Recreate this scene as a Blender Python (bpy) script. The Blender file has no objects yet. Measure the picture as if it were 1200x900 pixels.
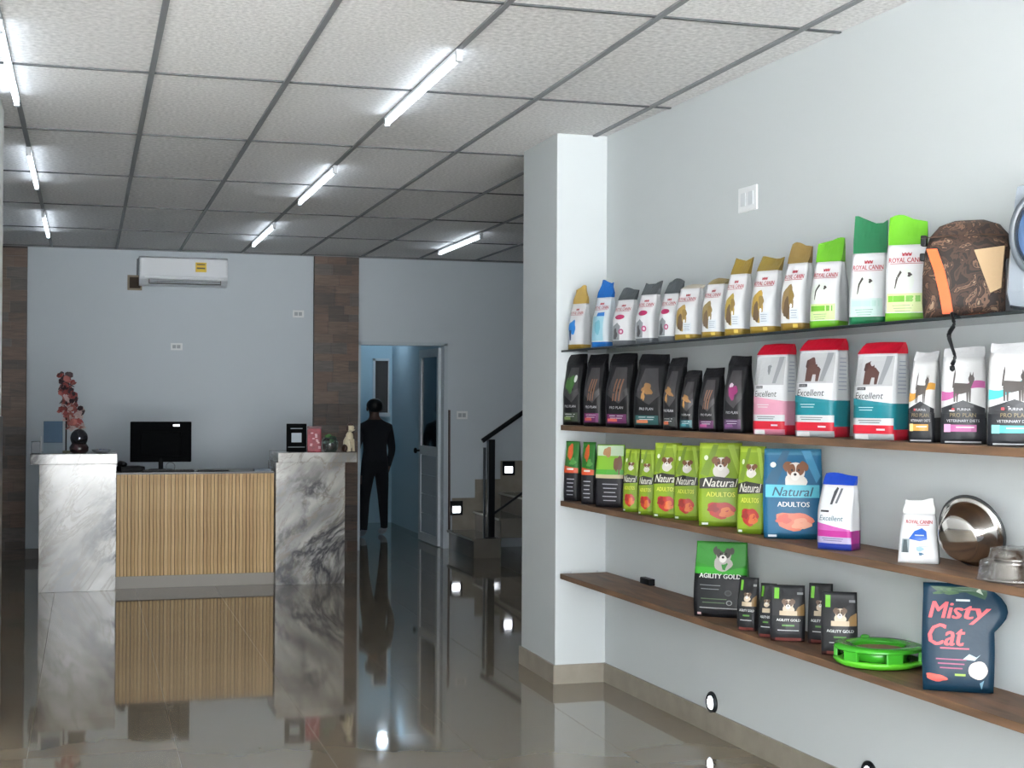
import bpy, bmesh, math, random
import numpy as np
from mathutils import Vector, Matrix, noise

# ------------------------------------------------------------------ camera
F_PX, YAW, PITCH, ROLL, CAM_Z = 1676.0, 0.2891, 0.0115, 0.005, 1.564
scene = bpy.context.scene
col = scene.collection
_fw = np.array([math.sin(YAW)*math.cos(PITCH), math.cos(YAW)*math.cos(PITCH), math.sin(PITCH)])
_r = np.array([math.cos(YAW), -math.sin(YAW), 0.0]); _u = np.cross(_r, _fw)
_c, _s = math.cos(ROLL), math.sin(ROLL)
R_, U_ = _c*_r+_s*_u, -_s*_r+_c*_u
cd = bpy.data.cameras.new('camera'); co = bpy.data.objects.new('camera', cd); col.objects.link(co)
cd.sensor_width = 36; cd.lens = F_PX/1200*36; cd.clip_start = .05; cd.clip_end = 200
co.matrix_world = Matrix(((R_[0], U_[0], -_fw[0], 0), (R_[1], U_[1], -_fw[1], 0), (R_[2], U_[2], -_fw[2], CAM_Z), (0, 0, 0, 1)))
scene.camera = co

# ------------------------------------------------------------------ world (overcast daylight through the open shop front)
world = bpy.data.worlds.new('overcast_sky'); scene.world = world; world.use_nodes = True
bg = world.node_tree.nodes['Background']
bg.inputs['Color'].default_value = (.93, .97, 1.0, 1); bg.inputs['Strength'].default_value = 13.5
sd = bpy.data.lights.new('sun', 'SUN'); sd.energy = 165.0; sd.angle = .01; sd.color = (1, .99, .98)
so_ = bpy.data.objects.new('sun', sd); col.objects.link(so_); so_.rotation_euler = (math.radians(-30), 0, 0)   # high sun behind the building: lights the pavement outside
vs = scene.view_settings
vs.view_transform = 'Standard'; vs.look = 'None'; vs.gamma = 1; vs.use_curve_mapping = False
vs.exposure = 0.0
TUBE = 8.5

# ------------------------------------------------------------------ pixel -> place helpers (1200x900 frame)
def ray(u, v):
    d = _fw + (u-600)/F_PX*R_ - (v-450)/F_PX*U_
    return d
def on_y(u, v, y): d = ray(u, v)*(y/ray(u, v)[1]); return Vector((d[0], d[1], d[2]+CAM_Z))
def on_z(u, v, z): d = ray(u, v); d = d*((z-CAM_Z)/d[2]); return Vector((d[0], d[1], z))
def proj(P):
    q = np.array([P[0], P[1], P[2]-CAM_Z]); w = q@_fw
    return 600+F_PX*(q@R_)/w, 450-F_PX*(q@U_)/w
AW, XW = 0.0421, 3.098                      # the right wall is a little skewed to the ceiling grid
WN = np.array([math.cos(AW), math.sin(AW), 0]); WT = np.array([-math.sin(AW), math.cos(AW), 0])
def wall_pt(s, o, z): q = WN*(XW-o)+WT*s; return Vector((q[0], q[1], z))
def on_wall(u, v, o=0):
    d = ray(u, v); d = d*((XW-o)/(d@WN)); return float(d@WT), float(d[2]+CAM_Z)
CEIL = 3.043; BACK = 14.68

# ------------------------------------------------------------------ materials
def lin(h):
    h = h.lstrip('#'); o = []
    for i in (0, 2, 4):
        c = int(h[i:i+2], 16)/255; o.append(c/12.92 if c <= .04045 else ((c+.055)/1.055)**2.4)
    return (*o, 1)
_m = {}
def mat(name, hexc='808080', rough=.5, metal=0, spec=.5, bump=0, bscale=60, vary=0, vscale=5, emit=0, alpha=1, trans=0, coat=0):
    key = (name, hexc, rough, metal, emit, alpha, trans)
    if key in _m: return _m[key]
    m = bpy.data.materials.new(name); m.use_nodes = True; nt = m.node_tree; b = nt.nodes['Principled BSDF']
    c = lin(hexc)
    b.inputs['Base Color'].default_value = c; b.inputs['Roughness'].default_value = rough
    b.inputs['Metallic'].default_value = metal; b.inputs['Specular IOR Level'].default_value = spec
    b.inputs['Alpha'].default_value = alpha; b.inputs['Transmission Weight'].default_value = trans
    b.inputs['Coat Weight'].default_value = coat
    tc = nt.nodes.new('ShaderNodeTexCoord')
    if vary:
        n = nt.nodes.new('ShaderNodeTexNoise'); n.inputs['Scale'].default_value = vscale; n.inputs['Detail'].default_value = 6
        nt.links.new(tc.outputs['Object'], n.inputs['Vector'])
        r = nt.nodes.new('ShaderNodeValToRGB')
        r.color_ramp.elements[0].position = .3; r.color_ramp.elements[1].position = .7
        r.color_ramp.elements[0].color = tuple(x*(1-vary) for x in c[:3])+(1,)
        r.color_ramp.elements[1].color = tuple(min(1, x*(1+vary)) for x in c[:3])+(1,)
        nt.links.new(n.outputs['Fac'], r.inputs['Fac']); nt.links.new(r.outputs['Color'], b.inputs['Base Color'])
    if bump:
        n = nt.nodes.new('ShaderNodeTexNoise'); n.inputs['Scale'].default_value = bscale; n.inputs['Detail'].default_value = 4
        nt.links.new(tc.outputs['Object'], n.inputs['Vector'])
        bp = nt.nodes.new('ShaderNodeBump'); bp.inputs['Strength'].default_value = bump; bp.inputs['Distance'].default_value = .01
        nt.links.new(n.outputs['Fac'], bp.inputs['Height']); nt.links.new(bp.outputs['Normal'], b.inputs['Normal'])
    if emit:
        b.inputs['Emission Color'].default_value = c; b.inputs['Emission Strength'].default_value = emit
    _m[key] = m; return m
def dim(h, k=.74):
    o = ''
    for i in (0, 2, 4):
        c = int(h[i:i+2], 16)/255; c = (c/12.92 if c <= .04045 else ((c+.055)/1.055)**2.4)*k
        o += '%02x' % round(255*(c*12.92 if c <= .0031308 else 1.055*c**(1/2.4)-.055))
    return o
def ink(h): h = dim(h); return mat('print_ink', h, .45, bump=.06, bscale=40)
def foil(h, rough=.42): h = dim(h); return mat('bag_film', h, rough, spec=.3, bump=.35, bscale=14)

def wood(name, dark, light, axis=1, rough=.45, sc=(14, 1.2, 14)):
    m = bpy.data.materials.new(name); m.use_nodes = True; nt = m.node_tree; b = nt.nodes['Principled BSDF']
    tc = nt.nodes.new('ShaderNodeTexCoord'); mp = nt.nodes.new('ShaderNodeMapping'); mp.inputs['Scale'].default_value = sc
    n = nt.nodes.new('ShaderNodeTexNoise'); n.inputs['Scale'].default_value = 2.2; n.inputs['Detail'].default_value = 8; n.inputs['Distortion'].default_value = .6
    r = nt.nodes.new('ShaderNodeValToRGB'); r.color_ramp.elements[0].position = .32; r.color_ramp.elements[1].position = .72
    r.color_ramp.elements[0].color = lin(dark); r.color_ramp.elements[1].color = lin(light)
    nt.links.new(tc.outputs['Object'], mp.inputs['Vector']); nt.links.new(mp.outputs['Vector'], n.inputs['Vector'])
    nt.links.new(n.outputs['Fac'], r.inputs['Fac']); nt.links.new(r.outputs['Color'], b.inputs['Base Color'])
    bp = nt.nodes.new('ShaderNodeBump'); bp.inputs['Strength'].default_value = .2; bp.inputs['Distance'].default_value = .004
    nt.links.new(n.outputs['Fac'], bp.inputs['Height']); nt.links.new(bp.outputs['Normal'], b.inputs['Normal'])
    b.inputs['Roughness'].default_value = rough
    return m

def marble(name, seed):
    m = bpy.data.materials.new(name); m.use_nodes = True; nt = m.node_tree; b = nt.nodes['Principled BSDF']
    L = nt.links.new
    tc = nt.nodes.new('ShaderNodeTexCoord'); mp = nt.nodes.new('ShaderNodeMapping')
    mp.inputs['Rotation'].default_value = (0, .9, 0); mp.inputs['Location'].default_value = seed
    L(tc.outputs['Object'], mp.inputs['Vector'])
    mp2 = nt.nodes.new('ShaderNodeMapping'); mp2.inputs['Scale'].default_value = (.75, .6, 1.9); L(mp.outputs['Vector'], mp2.inputs['Vector'])
    def vein(scale, width, dist):
        n = nt.nodes.new('ShaderNodeTexNoise'); n.inputs['Scale'].default_value = scale; n.inputs['Detail'].default_value = 9
        n.inputs['Roughness'].default_value = .62; n.inputs['Distortion'].default_value = dist
        L(mp2.outputs['Vector'], n.inputs['Vector'])
        s = nt.nodes.new('ShaderNodeMath'); s.operation = 'SUBTRACT'; s.inputs[1].default_value = .5; L(n.outputs['Fac'], s.inputs[0])
        a = nt.nodes.new('ShaderNodeMath'); a.operation = 'ABSOLUTE'; L(s.outputs[0], a.inputs[0])
        r = nt.nodes.new('ShaderNodeMapRange'); r.inputs['From Min'].default_value = 0; r.inputs['From Max'].default_value = width
        r.inputs['To Min'].default_value = 1; r.inputs['To Max'].default_value = 0; L(a.outputs[0], r.inputs['Value'])
        return r.outputs[0]
    v1, v2 = vein(1.5, .075, .5), vein(3.2, .04, .9)
    big = nt.nodes.new('ShaderNodeTexNoise'); big.inputs['Scale'].default_value = 2.1; big.inputs['Detail'].default_value = 5; L(mp2.outputs['Vector'], big.inputs['Vector'])
    base = nt.nodes.new('ShaderNodeValToRGB'); e = base.color_ramp.elements
    e[0].position = .36; e[0].color = lin('868584'); e[1].position = .66; e[1].color = lin('dedcd8')
    q = base.color_ramp.elements.new(.5); q.color = lin('bab7b1')
    L(big.outputs['Fac'], base.inputs['Fac'])
    mx = nt.nodes.new('ShaderNodeMix'); mx.data_type = 'RGBA'; L(base.outputs['Color'], mx.inputs['A']); mx.inputs['B'].default_value = lin('8d8478')
    f2 = nt.nodes.new('ShaderNodeMath'); f2.operation = 'MULTIPLY'; f2.inputs[1].default_value = .75; L(v2, f2.inputs[0]); L(f2.outputs[0], mx.inputs['Factor'])
    mask = nt.nodes.new('ShaderNodeTexNoise'); mask.inputs['Scale'].default_value = 1.6; L(mp.outputs['Vector'], mask.inputs['Vector'])
    mr = nt.nodes.new('ShaderNodeMapRange'); mr.inputs['From Min'].default_value = .42; mr.inputs['From Max'].default_value = .58; L(mask.outputs['Fac'], mr.inputs['Value'])
    f1 = nt.nodes.new('ShaderNodeMath'); f1.operation = 'MULTIPLY'; L(v1, f1.inputs[0]); L(mr.outputs[0], f1.inputs[1])
    mx2 = nt.nodes.new('ShaderNodeMix'); mx2.data_type = 'RGBA'; L(mx.outputs['Result'], mx2.inputs['A']); mx2.inputs['B'].default_value = lin('35343a')
    L(f1.outputs[0], mx2.inputs['Factor']); L(mx2.outputs['Result'], b.inputs['Base Color'])
    b.inputs['Roughness'].default_value = .12
    return m

# ------------------------------------------------------------------ mesh helpers
def new_obj(name, me, mats, parent=None, loc=(0, 0, 0), rz=0, smooth=False):
    o = bpy.data.objects.new(name, me); col.objects.link(o)
    if not isinstance(mats, (list, tuple)): mats = [mats]
    if len(me.materials) == 0:
        for m in mats: me.materials.append(m)
    o.location = loc; o.rotation_euler = (0, 0, rz)
    if parent is not None: o.parent = parent
    if smooth: me.polygons.foreach_set('use_smooth', [True]*len(me.polygons))
    return o
def obj(name, bm, mats, parent=None, loc=(0, 0, 0), rz=0, smooth=False):
    bmesh.ops.recalc_face_normals(bm, faces=bm.faces)
    me = bpy.data.meshes.new(name); bm.to_mesh(me); bm.free()
    return new_obj(name, me, mats, parent, loc, rz, smooth)
def BM(): return bmesh.new()
def box(bm, x0, x1, y0, y1, z0, z1, bev=0, mi=0):
    m = Matrix.Translation(((x0+x1)/2, (y0+y1)/2, (z0+z1)/2)) @ Matrix.Diagonal((abs(x1-x0), abs(y1-y0), abs(z1-z0), 1))
    g = bmesh.ops.create_cube(bm, size=1, matrix=m)
    fs = list({f for v in g['verts'] for f in v.link_faces})
    for f in fs: f.material_index = mi
    if bev:
        es = list({e for v in g['verts'] for e in v.link_edges})
        bmesh.ops.bevel(bm, geom=es, offset=bev, segments=2, affect='EDGES', profile=.6)
    return bm
def boxo(name, b, m, parent=None, bev=0, **k): return obj(name, box(BM(), *b, bev=bev), m, parent, **k)
def tube(bm, pts, r, seg=10, mi=0, caps=True):
    pts = [Vector(p) for p in pts]; rs = r if isinstance(r, (list, tuple)) else [r]*len(pts)
    rings = []
    up = Vector((0, 0, 1))
    for i, p in enumerate(pts):
        d = (pts[min(i+1, len(pts)-1)]-pts[max(i-1, 0)]).normalized()
        a = d.cross(up if abs(d.dot(up)) < .95 else Vector((1, 0, 0))).normalized(); b = d.cross(a)
        rings.append([bm.verts.new(p+(a*math.cos(2*math.pi*k/seg)+b*math.sin(2*math.pi*k/seg))*rs[i]) for k in range(seg)])
    for A, B in zip(rings, rings[1:]):
        for k in range(seg):
            f = bm.faces.new((A[k], A[(k+1) % seg], B[(k+1) % seg], B[k])); f.material_index = mi
    if caps:
        f = bm.faces.new(rings[0]); f.material_index = mi; f = bm.faces.new(rings[-1][::-1]); f.material_index = mi
    return bm
def lathe(bm, prof, seg=32, mi=0, M=None, closed=False):
    rings = []
    for r, z in prof:
        ring = [Vector((max(r, 1e-4)*math.cos(2*math.pi*k/seg), max(r, 1e-4)*math.sin(2*math.pi*k/seg), z)) for k in range(seg)]
        rings.append([bm.verts.new(M @ v if M else v) for v in ring])
    pairs = list(zip(rings, rings[1:]))+([(rings[-1], rings[0])] if closed else [])
    for A, B in pairs:
        for k in range(seg):
            f = bm.faces.new((A[k], A[(k+1) % seg], B[(k+1) % seg], B[k])); f.material_index = mi
    if not closed:
        bm.faces.new(rings[0]).material_index = mi; bm.faces.new(rings[-1][::-1]).material_index = mi
    return bm
def blob(bm, c, r, sub=2, mi=0, jit=0, seed=0):
    M = Matrix.Translation(c) @ Matrix.Diagonal((*(r if isinstance(r, (list, tuple)) else (r, r, r)), 1))
    g = bmesh.ops.create_icosphere(bm, subdivisions=sub, radius=1, matrix=M)
    for v in g['verts']:
        if jit: v.co += (v.co-Vector(c))*noise.noise(v.co*18+Vector((seed, 0, 0)))*jit
        for f in v.link_faces: f.material_index = mi
    return bm
def tag(o, label, cat=None, group=None, kind=None):
    o['label'] = label
    if cat: o['category'] = cat
    if group: o['group'] = group
    if kind: o['kind'] = kind
    return o
def struct(o, label=None):
    o['kind'] = 'structure'
    if label: o['label'] = label; o['category'] = o.name.split('_')[0]
    return o
def thing(name, label, cat, loc=(0, 0, 0), rz=0, group=None):
    o = bpy.data.objects.new(name, None); col.objects.link(o); o.location = loc; o.rotation_euler = (0, 0, rz)
    o.empty_display_size = .1
    return tag(o, label, cat, group)

# ================================================================== THE SETTING
M_wall = mat('white_wall_paint', 'c2c7c8', .55, bump=.03, bscale=120)
M_rear = mat('rear_wall_paint', 'c3cbd1', .5, bump=.03, bscale=120)
M_bright = mat('bright_white_paint', 'eceeee', .6)
M_skirt = mat('taupe_skirting_tile', '8c8579', .35, vary=.12, vscale=9)
M_grout = mat('floor_grout', '8f897e', .6)
X_L, X_R2, Y_F = -.92, 5.2, -2.0
X_LF = -2.4                                  # the front part of the shop is wider

# floor: polished taupe porcelain, one slab per tile
def floor_mat(name, h):
    m = mat(name, h, .045, vary=.03, vscale=2.2); b = m.node_tree.nodes['Principled BSDF']
    b.inputs['IOR'].default_value = 2.3
    return m
M_tiles = [floor_mat('polished_tile_a', '827766'), floor_mat('polished_tile_b', '847968'), floor_mat('polished_tile_c', '807564')]
fl = boxo('floor', (X_LF, X_R2, Y_F, 19.4, -.06, -.0015), M_grout)
struct(fl, 'polished taupe porcelain tile floor with mirror reflections')
rnd = random.Random(3)
tx, ty = .635, .80
tile_me = {}
def tile_mesh(w, d, k):
    key = (round(w, 3), round(d, 3), k)
    if key not in tile_me:
        bm = box(BM(), -w/2, w/2, -d/2, d/2, -.008, 0); me = bpy.data.meshes.new('tile'); bm.to_mesh(me); bm.free()
        me.materials.append(M_tiles[k]); tile_me[key] = me
    return tile_me[key]
gap = .002
xi = [X_LF]+[x for x in (.40+tx*i for i in range(-6, 9)) if X_LF+.02 < x < X_R2-.02]+[X_R2]
yi = [Y_F]+[y for y in (8.16+ty*i for i in range(-16, 15)) if Y_F+.02 < y < 19.4]+[19.4]
for a, b in zip(xi, xi[1:]):
    for c, d in zip(yi, yi[1:]):
        if a > 3.2 and d < 7.4: continue
        if b < X_L and c > 7.8: continue
        if c > BACK+.3 and (b < 2.2 or a > 4.2): continue
        me = tile_mesh(b-a-gap, d-c-gap, rnd.randrange(3))
        o = new_obj('tile', me, [], fl, ((a+b)/2, (c+d)/2, 0))

# ceiling: lay-in panels on a grey grid
M_panel = mat('mineral_fibre_panel', 'e4e3e2', .9, bump=.5, bscale=260, vary=.2, vscale=55)
M_panel2 = mat('mineral_fibre_panel_worn', 'dad9d8', .9, bump=.5, bscale=260, vary=.22, vscale=40)
M_bar = mat('grey_grid_bar', '76797c', .5)
GX, GY, SX, SY = .272, 5.1075, .61, 1.5817
ce = boxo('ceiling', (X_LF-.1, X_R2+.1, Y_F, BACK, CEIL+.03, CEIL+.06), mat('ceiling_void', '777777', .9))
struct(ce, 'suspended ceiling of pale speckled panels in a grey grid')
cx = [X_LF]+[x for x in (GX+SX*i for i in range(-6, 9)) if X_LF+.05 < x < X_R2-.05]+[X_R2]
cy = [Y_F]+[y for y in (GY+SY*i for i in range(-6, 7)) if Y_F+.05 < y < BACK-.05]+[BACK]
pan_me = {}
for a, b in zip(cx, cx[1:]):
    for c, d in zip(cy, cy[1:]):
        if b < X_L and c > 7.8: continue
        key = (round(b-a, 3), round(d-c, 3), rnd.random() < .3)
        if key not in pan_me:
            bm = box(BM(), -(b-a)/2, (b-a)/2, -(d-c)/2, (d-c)/2, 0, .012); me = bpy.data.meshes.new('panel'); bm.to_mesh(me); bm.free()
            me.materials.append(M_panel2 if key[2] else M_panel); pan_me[key] = me
        new_obj('panel', pan_me[key], [], ce, ((a+b)/2, (c+d)/2, CEIL+.006))
for x in cx[1:-1]: boxo('main_bar', (x-.0125, x+.0125, Y_F, BACK if x > X_L else 7.2, CEIL-.004, CEIL+.0058), M_bar, ce)
for y in cy[1:-1]: boxo('cross_bar', (X_L if y > 7.2 else X_LF, X_R2, y-.009, y+.009, CEIL-.001, CEIL+.0056), mat('dark_cross_bar', '404346', .6), ce)
boxo('edge_trim', (X_L, X_R2, BACK-.02, BACK, CEIL-.006, CEIL+.006), M_bar, ce)

# right wall (front part), skewed
def wall_box(bm, s0, s1, o0, o1, z0, z1, mi=0):
    P = [wall_pt(s, o, z) for z in (z0, z1) for s, o in ((s0, o0), (s1, o0), (s1, o1), (s0, o1))]
    v = [bm.verts.new(p) for p in P]
    for f in ((0, 1, 2, 3), (4, 7, 6, 5), (0, 4, 5, 1), (1, 5, 6, 2), (2, 6, 7, 3), (3, 7, 4, 0)):
        bm.faces.new([v[i] for i in f]).material_index = mi
    return bm
S_P = 7.37                                   # where the pillar's front face meets the wall
wr = struct(obj('wall_right', wall_box(BM(), Y_F-.1, S_P+.3, -.2, 0, 0, CEIL+.005), M_wall), 'white painted side wall carrying the product shelves')
PX0, PX1, PY0, PY1 = 2.49, 2.96, 7.515, 8.15
wp = struct(boxo('wall_pillar', (PX0, PX1, PY0, PY1, 0, CEIL+.005), M_wall, bev=.004), 'square white pillar standing at the end of the shelves')
bs = BM(); wall_box(bs, Y_F, S_P+.12, 0, .012, 0, .105)
struct(obj('baseboard_right', bs, M_skirt), 'taupe tile skirting along the foot of the shelf wall')
bs = BM(); box(bs, PX0-.012, PX1-.15, PY0-.012, PY0, 0, .105, mi=0); box(bs, PX0-.012, PX0, PY0, PY1+.012, 0, .105)
struct(obj('baseboard_pillar', bs, M_skirt), 'taupe tile skirting around the foot of the white pillar')
struct(boxo('wall_return', (PX1-.02, X_R2, PY1-.25, PY1-.03, 0, CEIL+.005), M_rear), 'return wall behind the white pillar')
struct(boxo('wall_right_rear', (X_R2, X_R2+.15, PY1-.25, BACK+.15, 0, CEIL+.005), M_rear), 'shaded side wall beside the staircase')
# left
struct(boxo('wall_left_front', (X_LF-.15, X_LF, Y_F, 7.8, 0, CEIL+.005), M_bright), 'white side wall of the front part of the shop')
struct(boxo('wall_left', (X_L-.15, X_L, 7.6, BACK+.15, 0, CEIL+.005), M_rear), 'left side wall of the shop')
lp = struct(boxo('wall_pier', (X_LF, -.42, 7.2, 7.8, 0, CEIL+.005), M_bright, bev=.004), 'white pier at the left edge')
boxo('dark_cladding', (-.6, -.412, 7.19, 7.806, 0, 1.47), mat('dark_cladding', '2b2927', .4), lp)
# back wall with doorway
DX0, DX1, DZ = 2.69, 3.655, 2.17
bm = BM(); box(bm, X_L, DX0, BACK, BACK+.14, 0, CEIL+.005); box(bm, DX0, DX1, BACK, BACK+.14, DZ, CEIL+.005); box(bm, DX1, X_R2, BACK, BACK+.14, 0, CEIL+.005)
struct(obj('wall_back', bm, M_rear), 'pale blue-grey rear wall behind the counter')
bs = BM(); box(bs, -.56, 2.23, BACK-.012, BACK, 0, .10)
struct(obj('baseboard_back', bs, mat('dark_skirting', '4b4743', .35)), 'dark skirting at the foot of the rear wall')
# rear room seen through the doorway
M_blue = mat('pale_blue_paint', 'a3c4d2', .5)
bm = BM(); box(bm, 2.0, 4.2, 17.95, 18.1, 0, 2.95); struct(obj('wall_room_end', bm, M_blue), 'pale blue end wall of the rear room')
bm = BM(); box(bm, 3.74, 3.86, BACK+.14, 17.95, 0, 2.95); struct(obj('wall_room_right', bm, mat('rear_room_paint', 'b7ced8', .5)), 'pale side wall of the rear room')
bm = BM(); box(bm, 2.05, 2.15, BACK+.14, 17.95, 0, 2.95); struct(obj('wall_room_left', bm, M_blue), 'left wall of the blue rear room')
bm = BM(); box(bm, 2.05, 3.9, BACK+.14, 18.1, 2.95, 3.0); struct(obj('ceiling_room', bm, M_wall), 'ceiling of the rear room')
# window in the rear room's end wall
w1 = thing('window_1', 'dark window with white sill in the blue rear room', 'window', (3.61, 17.95, 1.4)); w1['kind'] = 'structure'
M_white = mat('white_plastic', 'e4e6e7', .35)
boxo('pane', (-.09, .075, -.012, -.002, 0, .66), mat('dark_glass', '0b0f14', .08), w1)
bm = BM(); box(bm, -.12, .1, -.03, 0, -.05, 0); box(bm, -.12, -.09, -.02, 0, 0, .69); box(bm, .075, .09, -.02, 0, 0, .69); box(bm, -.12, .09, -.02, 0, .66, .69)
obj('window_frame', bm, mat('window_frame_grey', 'c9d2d6', .4), w1)
# door frame and open leaf
M_alu = mat('white_aluminium', 'b9c3ca', .35, metal=.1)
tr = BM(); box(tr, DX0-.0, DX0+.035, BACK-.01, BACK+.15, 0, DZ); box(tr, DX1-.04, DX1, BACK-.01, BACK+.15, 0, DZ); box(tr, DX0, DX1, BACK-.01, BACK+.15, DZ-.035, DZ)
struct(obj('trim_1', tr, M_alu), 'pale aluminium frame around the rear doorway')
dr = thing('door_1', 'open white aluminium door with dark glass upper panel', 'door', (DX1-.05, BACK+.12, 0), math.radians(91)); dr['kind'] = 'structure'
DW = .86
bm = BM(); box(bm, 0, .075, -.02, .02, .01, 2.12); box(bm, DW-.09, DW, -.02, .02, .01, 2.12); box(bm, .075, DW-.09, -.02, .02, .01, .1); box(bm, .075, DW-.09, -.02, .02, .96, 1.06); box(bm, .075, DW-.09, -.02, .02, 2.03, 2.12)
obj('door_frame', bm, mat('door_aluminium', 'd5dce0', .35), dr)
boxo('glass_pane', (.075, DW-.09, -.006, .006, 1.06, 2.03), mat('smoked_glass', '1b242b', .08), dr)
for k in range(4):
    z0 = .1+k*.215; boxo('lower_panel', (.075, DW-.09, -.011, .011, z0+.004, z0+.211), mat('door_panel', 'b4bec6', .4), dr, bev=.003)
kn = lathe(BM(), [(.012, 0), (.012, .03), (.03, .035), (.032, .055), (.02, .065), (0, .066)], 16)
kb = obj('door_knob', kn, mat('dark_metal', '2a2b2e', .3, metal=.8), dr, (DW-.045, .02, 1.0), smooth=True); kb.rotation_euler = (-math.pi/2, 0, 0)

# tile-clad columns on the back wall
M_planks = [wood('column_tile_%d' % i, d, l, sc=(3, 9, 22), rough=.5) for i, (d, l) in enumerate((('403027', '5c473a'), ('352a24', '4d3d33'), ('4b3a2f', '6b5646'), ('413934', '594f48'), ('4c382c', '644c3d')))]
def column(name, x0, x1, label, seed):
    r = random.Random(seed); dep = .07
    c = boxo(name, (x0, x1, BACK-dep+.012, BACK, 0, CEIL-.008), mat('column_core', '2a211b', .8)); struct(c, label)
    z = 0
    while z < CEIL-.012:
        h = min(r.choice((.075, .09, .11, .13)), CEIL-.010-z)
        if h < .02: break
        x = x0
        while x < x1-.01:
            w = r.uniform(.12, .26)
            if x+w > x1-.06: w = x1-x
            pr = r.uniform(0, .008)
            boxo('plank', (x+.001, x+w-.001, BACK-dep-pr, BACK-dep+.012, z+.001, z+h-.001), r.choice(M_planks), c)
            x += w
        z += h
    return c
column('wall_column_right', 2.23, 2.69, 'brown wood-look tiled column between the air conditioner and the doorway', 5)
column('wall_column_left', -.92, -.56, 'brown wood-look tiled column at the left end of the rear wall', 8)
gb = BM(); box(gb, -30, 30, -40, Y_F, -.12, -.01)
struct(obj('ground', gb, mat('pavement', 'd0d2d3', .8, vary=.1)), 'pavement outside the shop front')

# ================================================================== CEILING TUBES
M_tube = mat('lit_tube', 'e9f4ff', .4, emit=TUBE)
M_batten = mat('batten_white', 'dfe3e6', .4); M_cap = mat('lamp_holder', 'b9bcc0', .4)
def tube_light(x, y0, y1, label):
    t = thing('tube_light', label, 'tube light', (x, (y0+y1)/2, CEIL-.004), 0, 'ceiling tube lights')
    L = (y1-y0)/2
    boxo('batten', (-.012, .012, -L, L, -.014, 0), M_batten, t)
    obj('glass_tube', tube(BM(), [(0, -L+.03, -.034), (0, L-.03, -.034)], .0135, 12), M_tube, t, smooth=True)
    for s in (-1, 1):
        boxo('lamp_holder', (-.014, .014, s*L-.016, s*L+.016, -.052, -.0), M_cap, t, bev=.004)
for a in [(1.49, 5.82, 7.32, 'lit tube in the centre row, nearest, brightest above the floor'),
          (1.49, 8.95, 10.5, 'lit tube in the centre row, second of three from the front'),
          (1.49, 12.0, 13.55, 'short looking lit tube in the centre row, nearest the rear wall'),
          (3.32, 12.14, 13.69, 'lit tube near the rear wall above the doorway and stairs'),
          (-.338, 5.9, 7.37, 'lit tube at the left edge, nearest of the left row'),
          (-.338, 8.85, 10.3, 'lit tube in the left row, second of three from the front'),
          (-.338, 11.85, 13.4, 'lit tube in the left row, nearest the rear wall')]: tube_light(*a)
# lamp in the rear room
_d = ray(448, 868); _k = 17.3/_d[1]
t = thing('pendant_lamp', 'small round pendant lamp lighting the blue rear room', 'lamp', (_d[0]*_k, 17.3, -(_d[2]*_k+CAM_Z)))
obj('lamp_rod', tube(BM(), [(0, 0, .03), (0, 0, 2.95-t.location.z)], .008, 8), M_batten, t)
obj('lamp_cover', lathe(BM(), [(.10, .0), (.09, .02), (.02, .035)], 24), M_batten, t)
obj('lamp_diffuser', lathe(BM(), [(0, -.03), (.035, -.026), (.055, -.012), (.055, -.001)], 24), mat('lit_lamp', 'd8ecff', .4, emit=110), t, smooth=True)

# ================================================================== RECEPTION COUNTER
M_mA, M_mB = marble('white_marble_left', (1.1, .4, 2.25)), marble('white_marble_right', (2.4, .2, 1.3))
PZ = 1.03; PT = 1.115; PYF = 12.1
def pedestal(x0, x1, c0, c1, m, label):
    t = thing('marble_pedestal', label, 'pedestal', ((x0+x1)/2, PYF+.28, 0), 0, 'marble pedestals of the counter')
    w = (x1-x0)/2; k = (x0+x1)/2
    boxo('front_slab', (-w, w, -.28, -.26, 0, PZ), m, t, bev=.002)
    for s in (-1, 1): boxo('side_slab', (s*w-.02*(s > 0), s*w+.02*(s < 0), -.2595, .28, 0, PZ), m, t)
    boxo('back_slab', (-w+.021, w-.021, .26, .28, 0, PZ), m, t)
    boxo('cap', (c0-k, c1-k, -.31, .31, PZ, PT), m, t, bev=.004)
    return t
pedestal(-.36, .238, -.43, .245, M_mA, 'grey-veined white marble pedestal left of the slatted desk')
pedestal(1.532, 2.118, 1.545, 2.215, M_mB, 'grey-veined white marble pedestal right of the slatted desk')
dk = thing('reception_desk', 'low reception desk with vertical wooden slat front between marble pedestals', 'desk', (.885, 12.35, 0))
hw = .6465
M_slat = [wood('slat_wood_%d' % i, a, b, sc=(20, 20, 1.5), rough=.5) for i, (a, b) in enumerate((('b8935f', 'dcb981'), ('b08a57', 'd3ae76'), ('c29d69', 'e4c38d')))]
boxo('backing_panel', (-hw, hw, -.16, -.14, .10, .93), mat('slat_backing', '2c2118', .8), dk)
ns = 44; pw = 2*(hw-.004)/ns; r = random.Random(4); sm = {}
for i in range(ns):
    k = r.randrange(3)
    if k not in sm:
        bm = box(BM(), -pw*.42, pw*.42, -.018, 0, 0, .835); me = bpy.data.meshes.new('slat'); bm.to_mesh(me); bm.free(); me.materials.append(M_slat[k]); sm[k] = me
    new_obj('slat', sm[k], [], dk, (-hw+.004+pw*(i+.5)+r.uniform(-.0012, .0012), -.16, .103))
boxo('plinth', (-hw, hw, -.15, .25, 0, .10), mat('plinth_grey', '9a948b', .4), dk)
boxo('desk_top', (-hw, hw, -.14, .42, .93, .952), mat('desk_top_dark', '3a3734', .35), dk)
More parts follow.
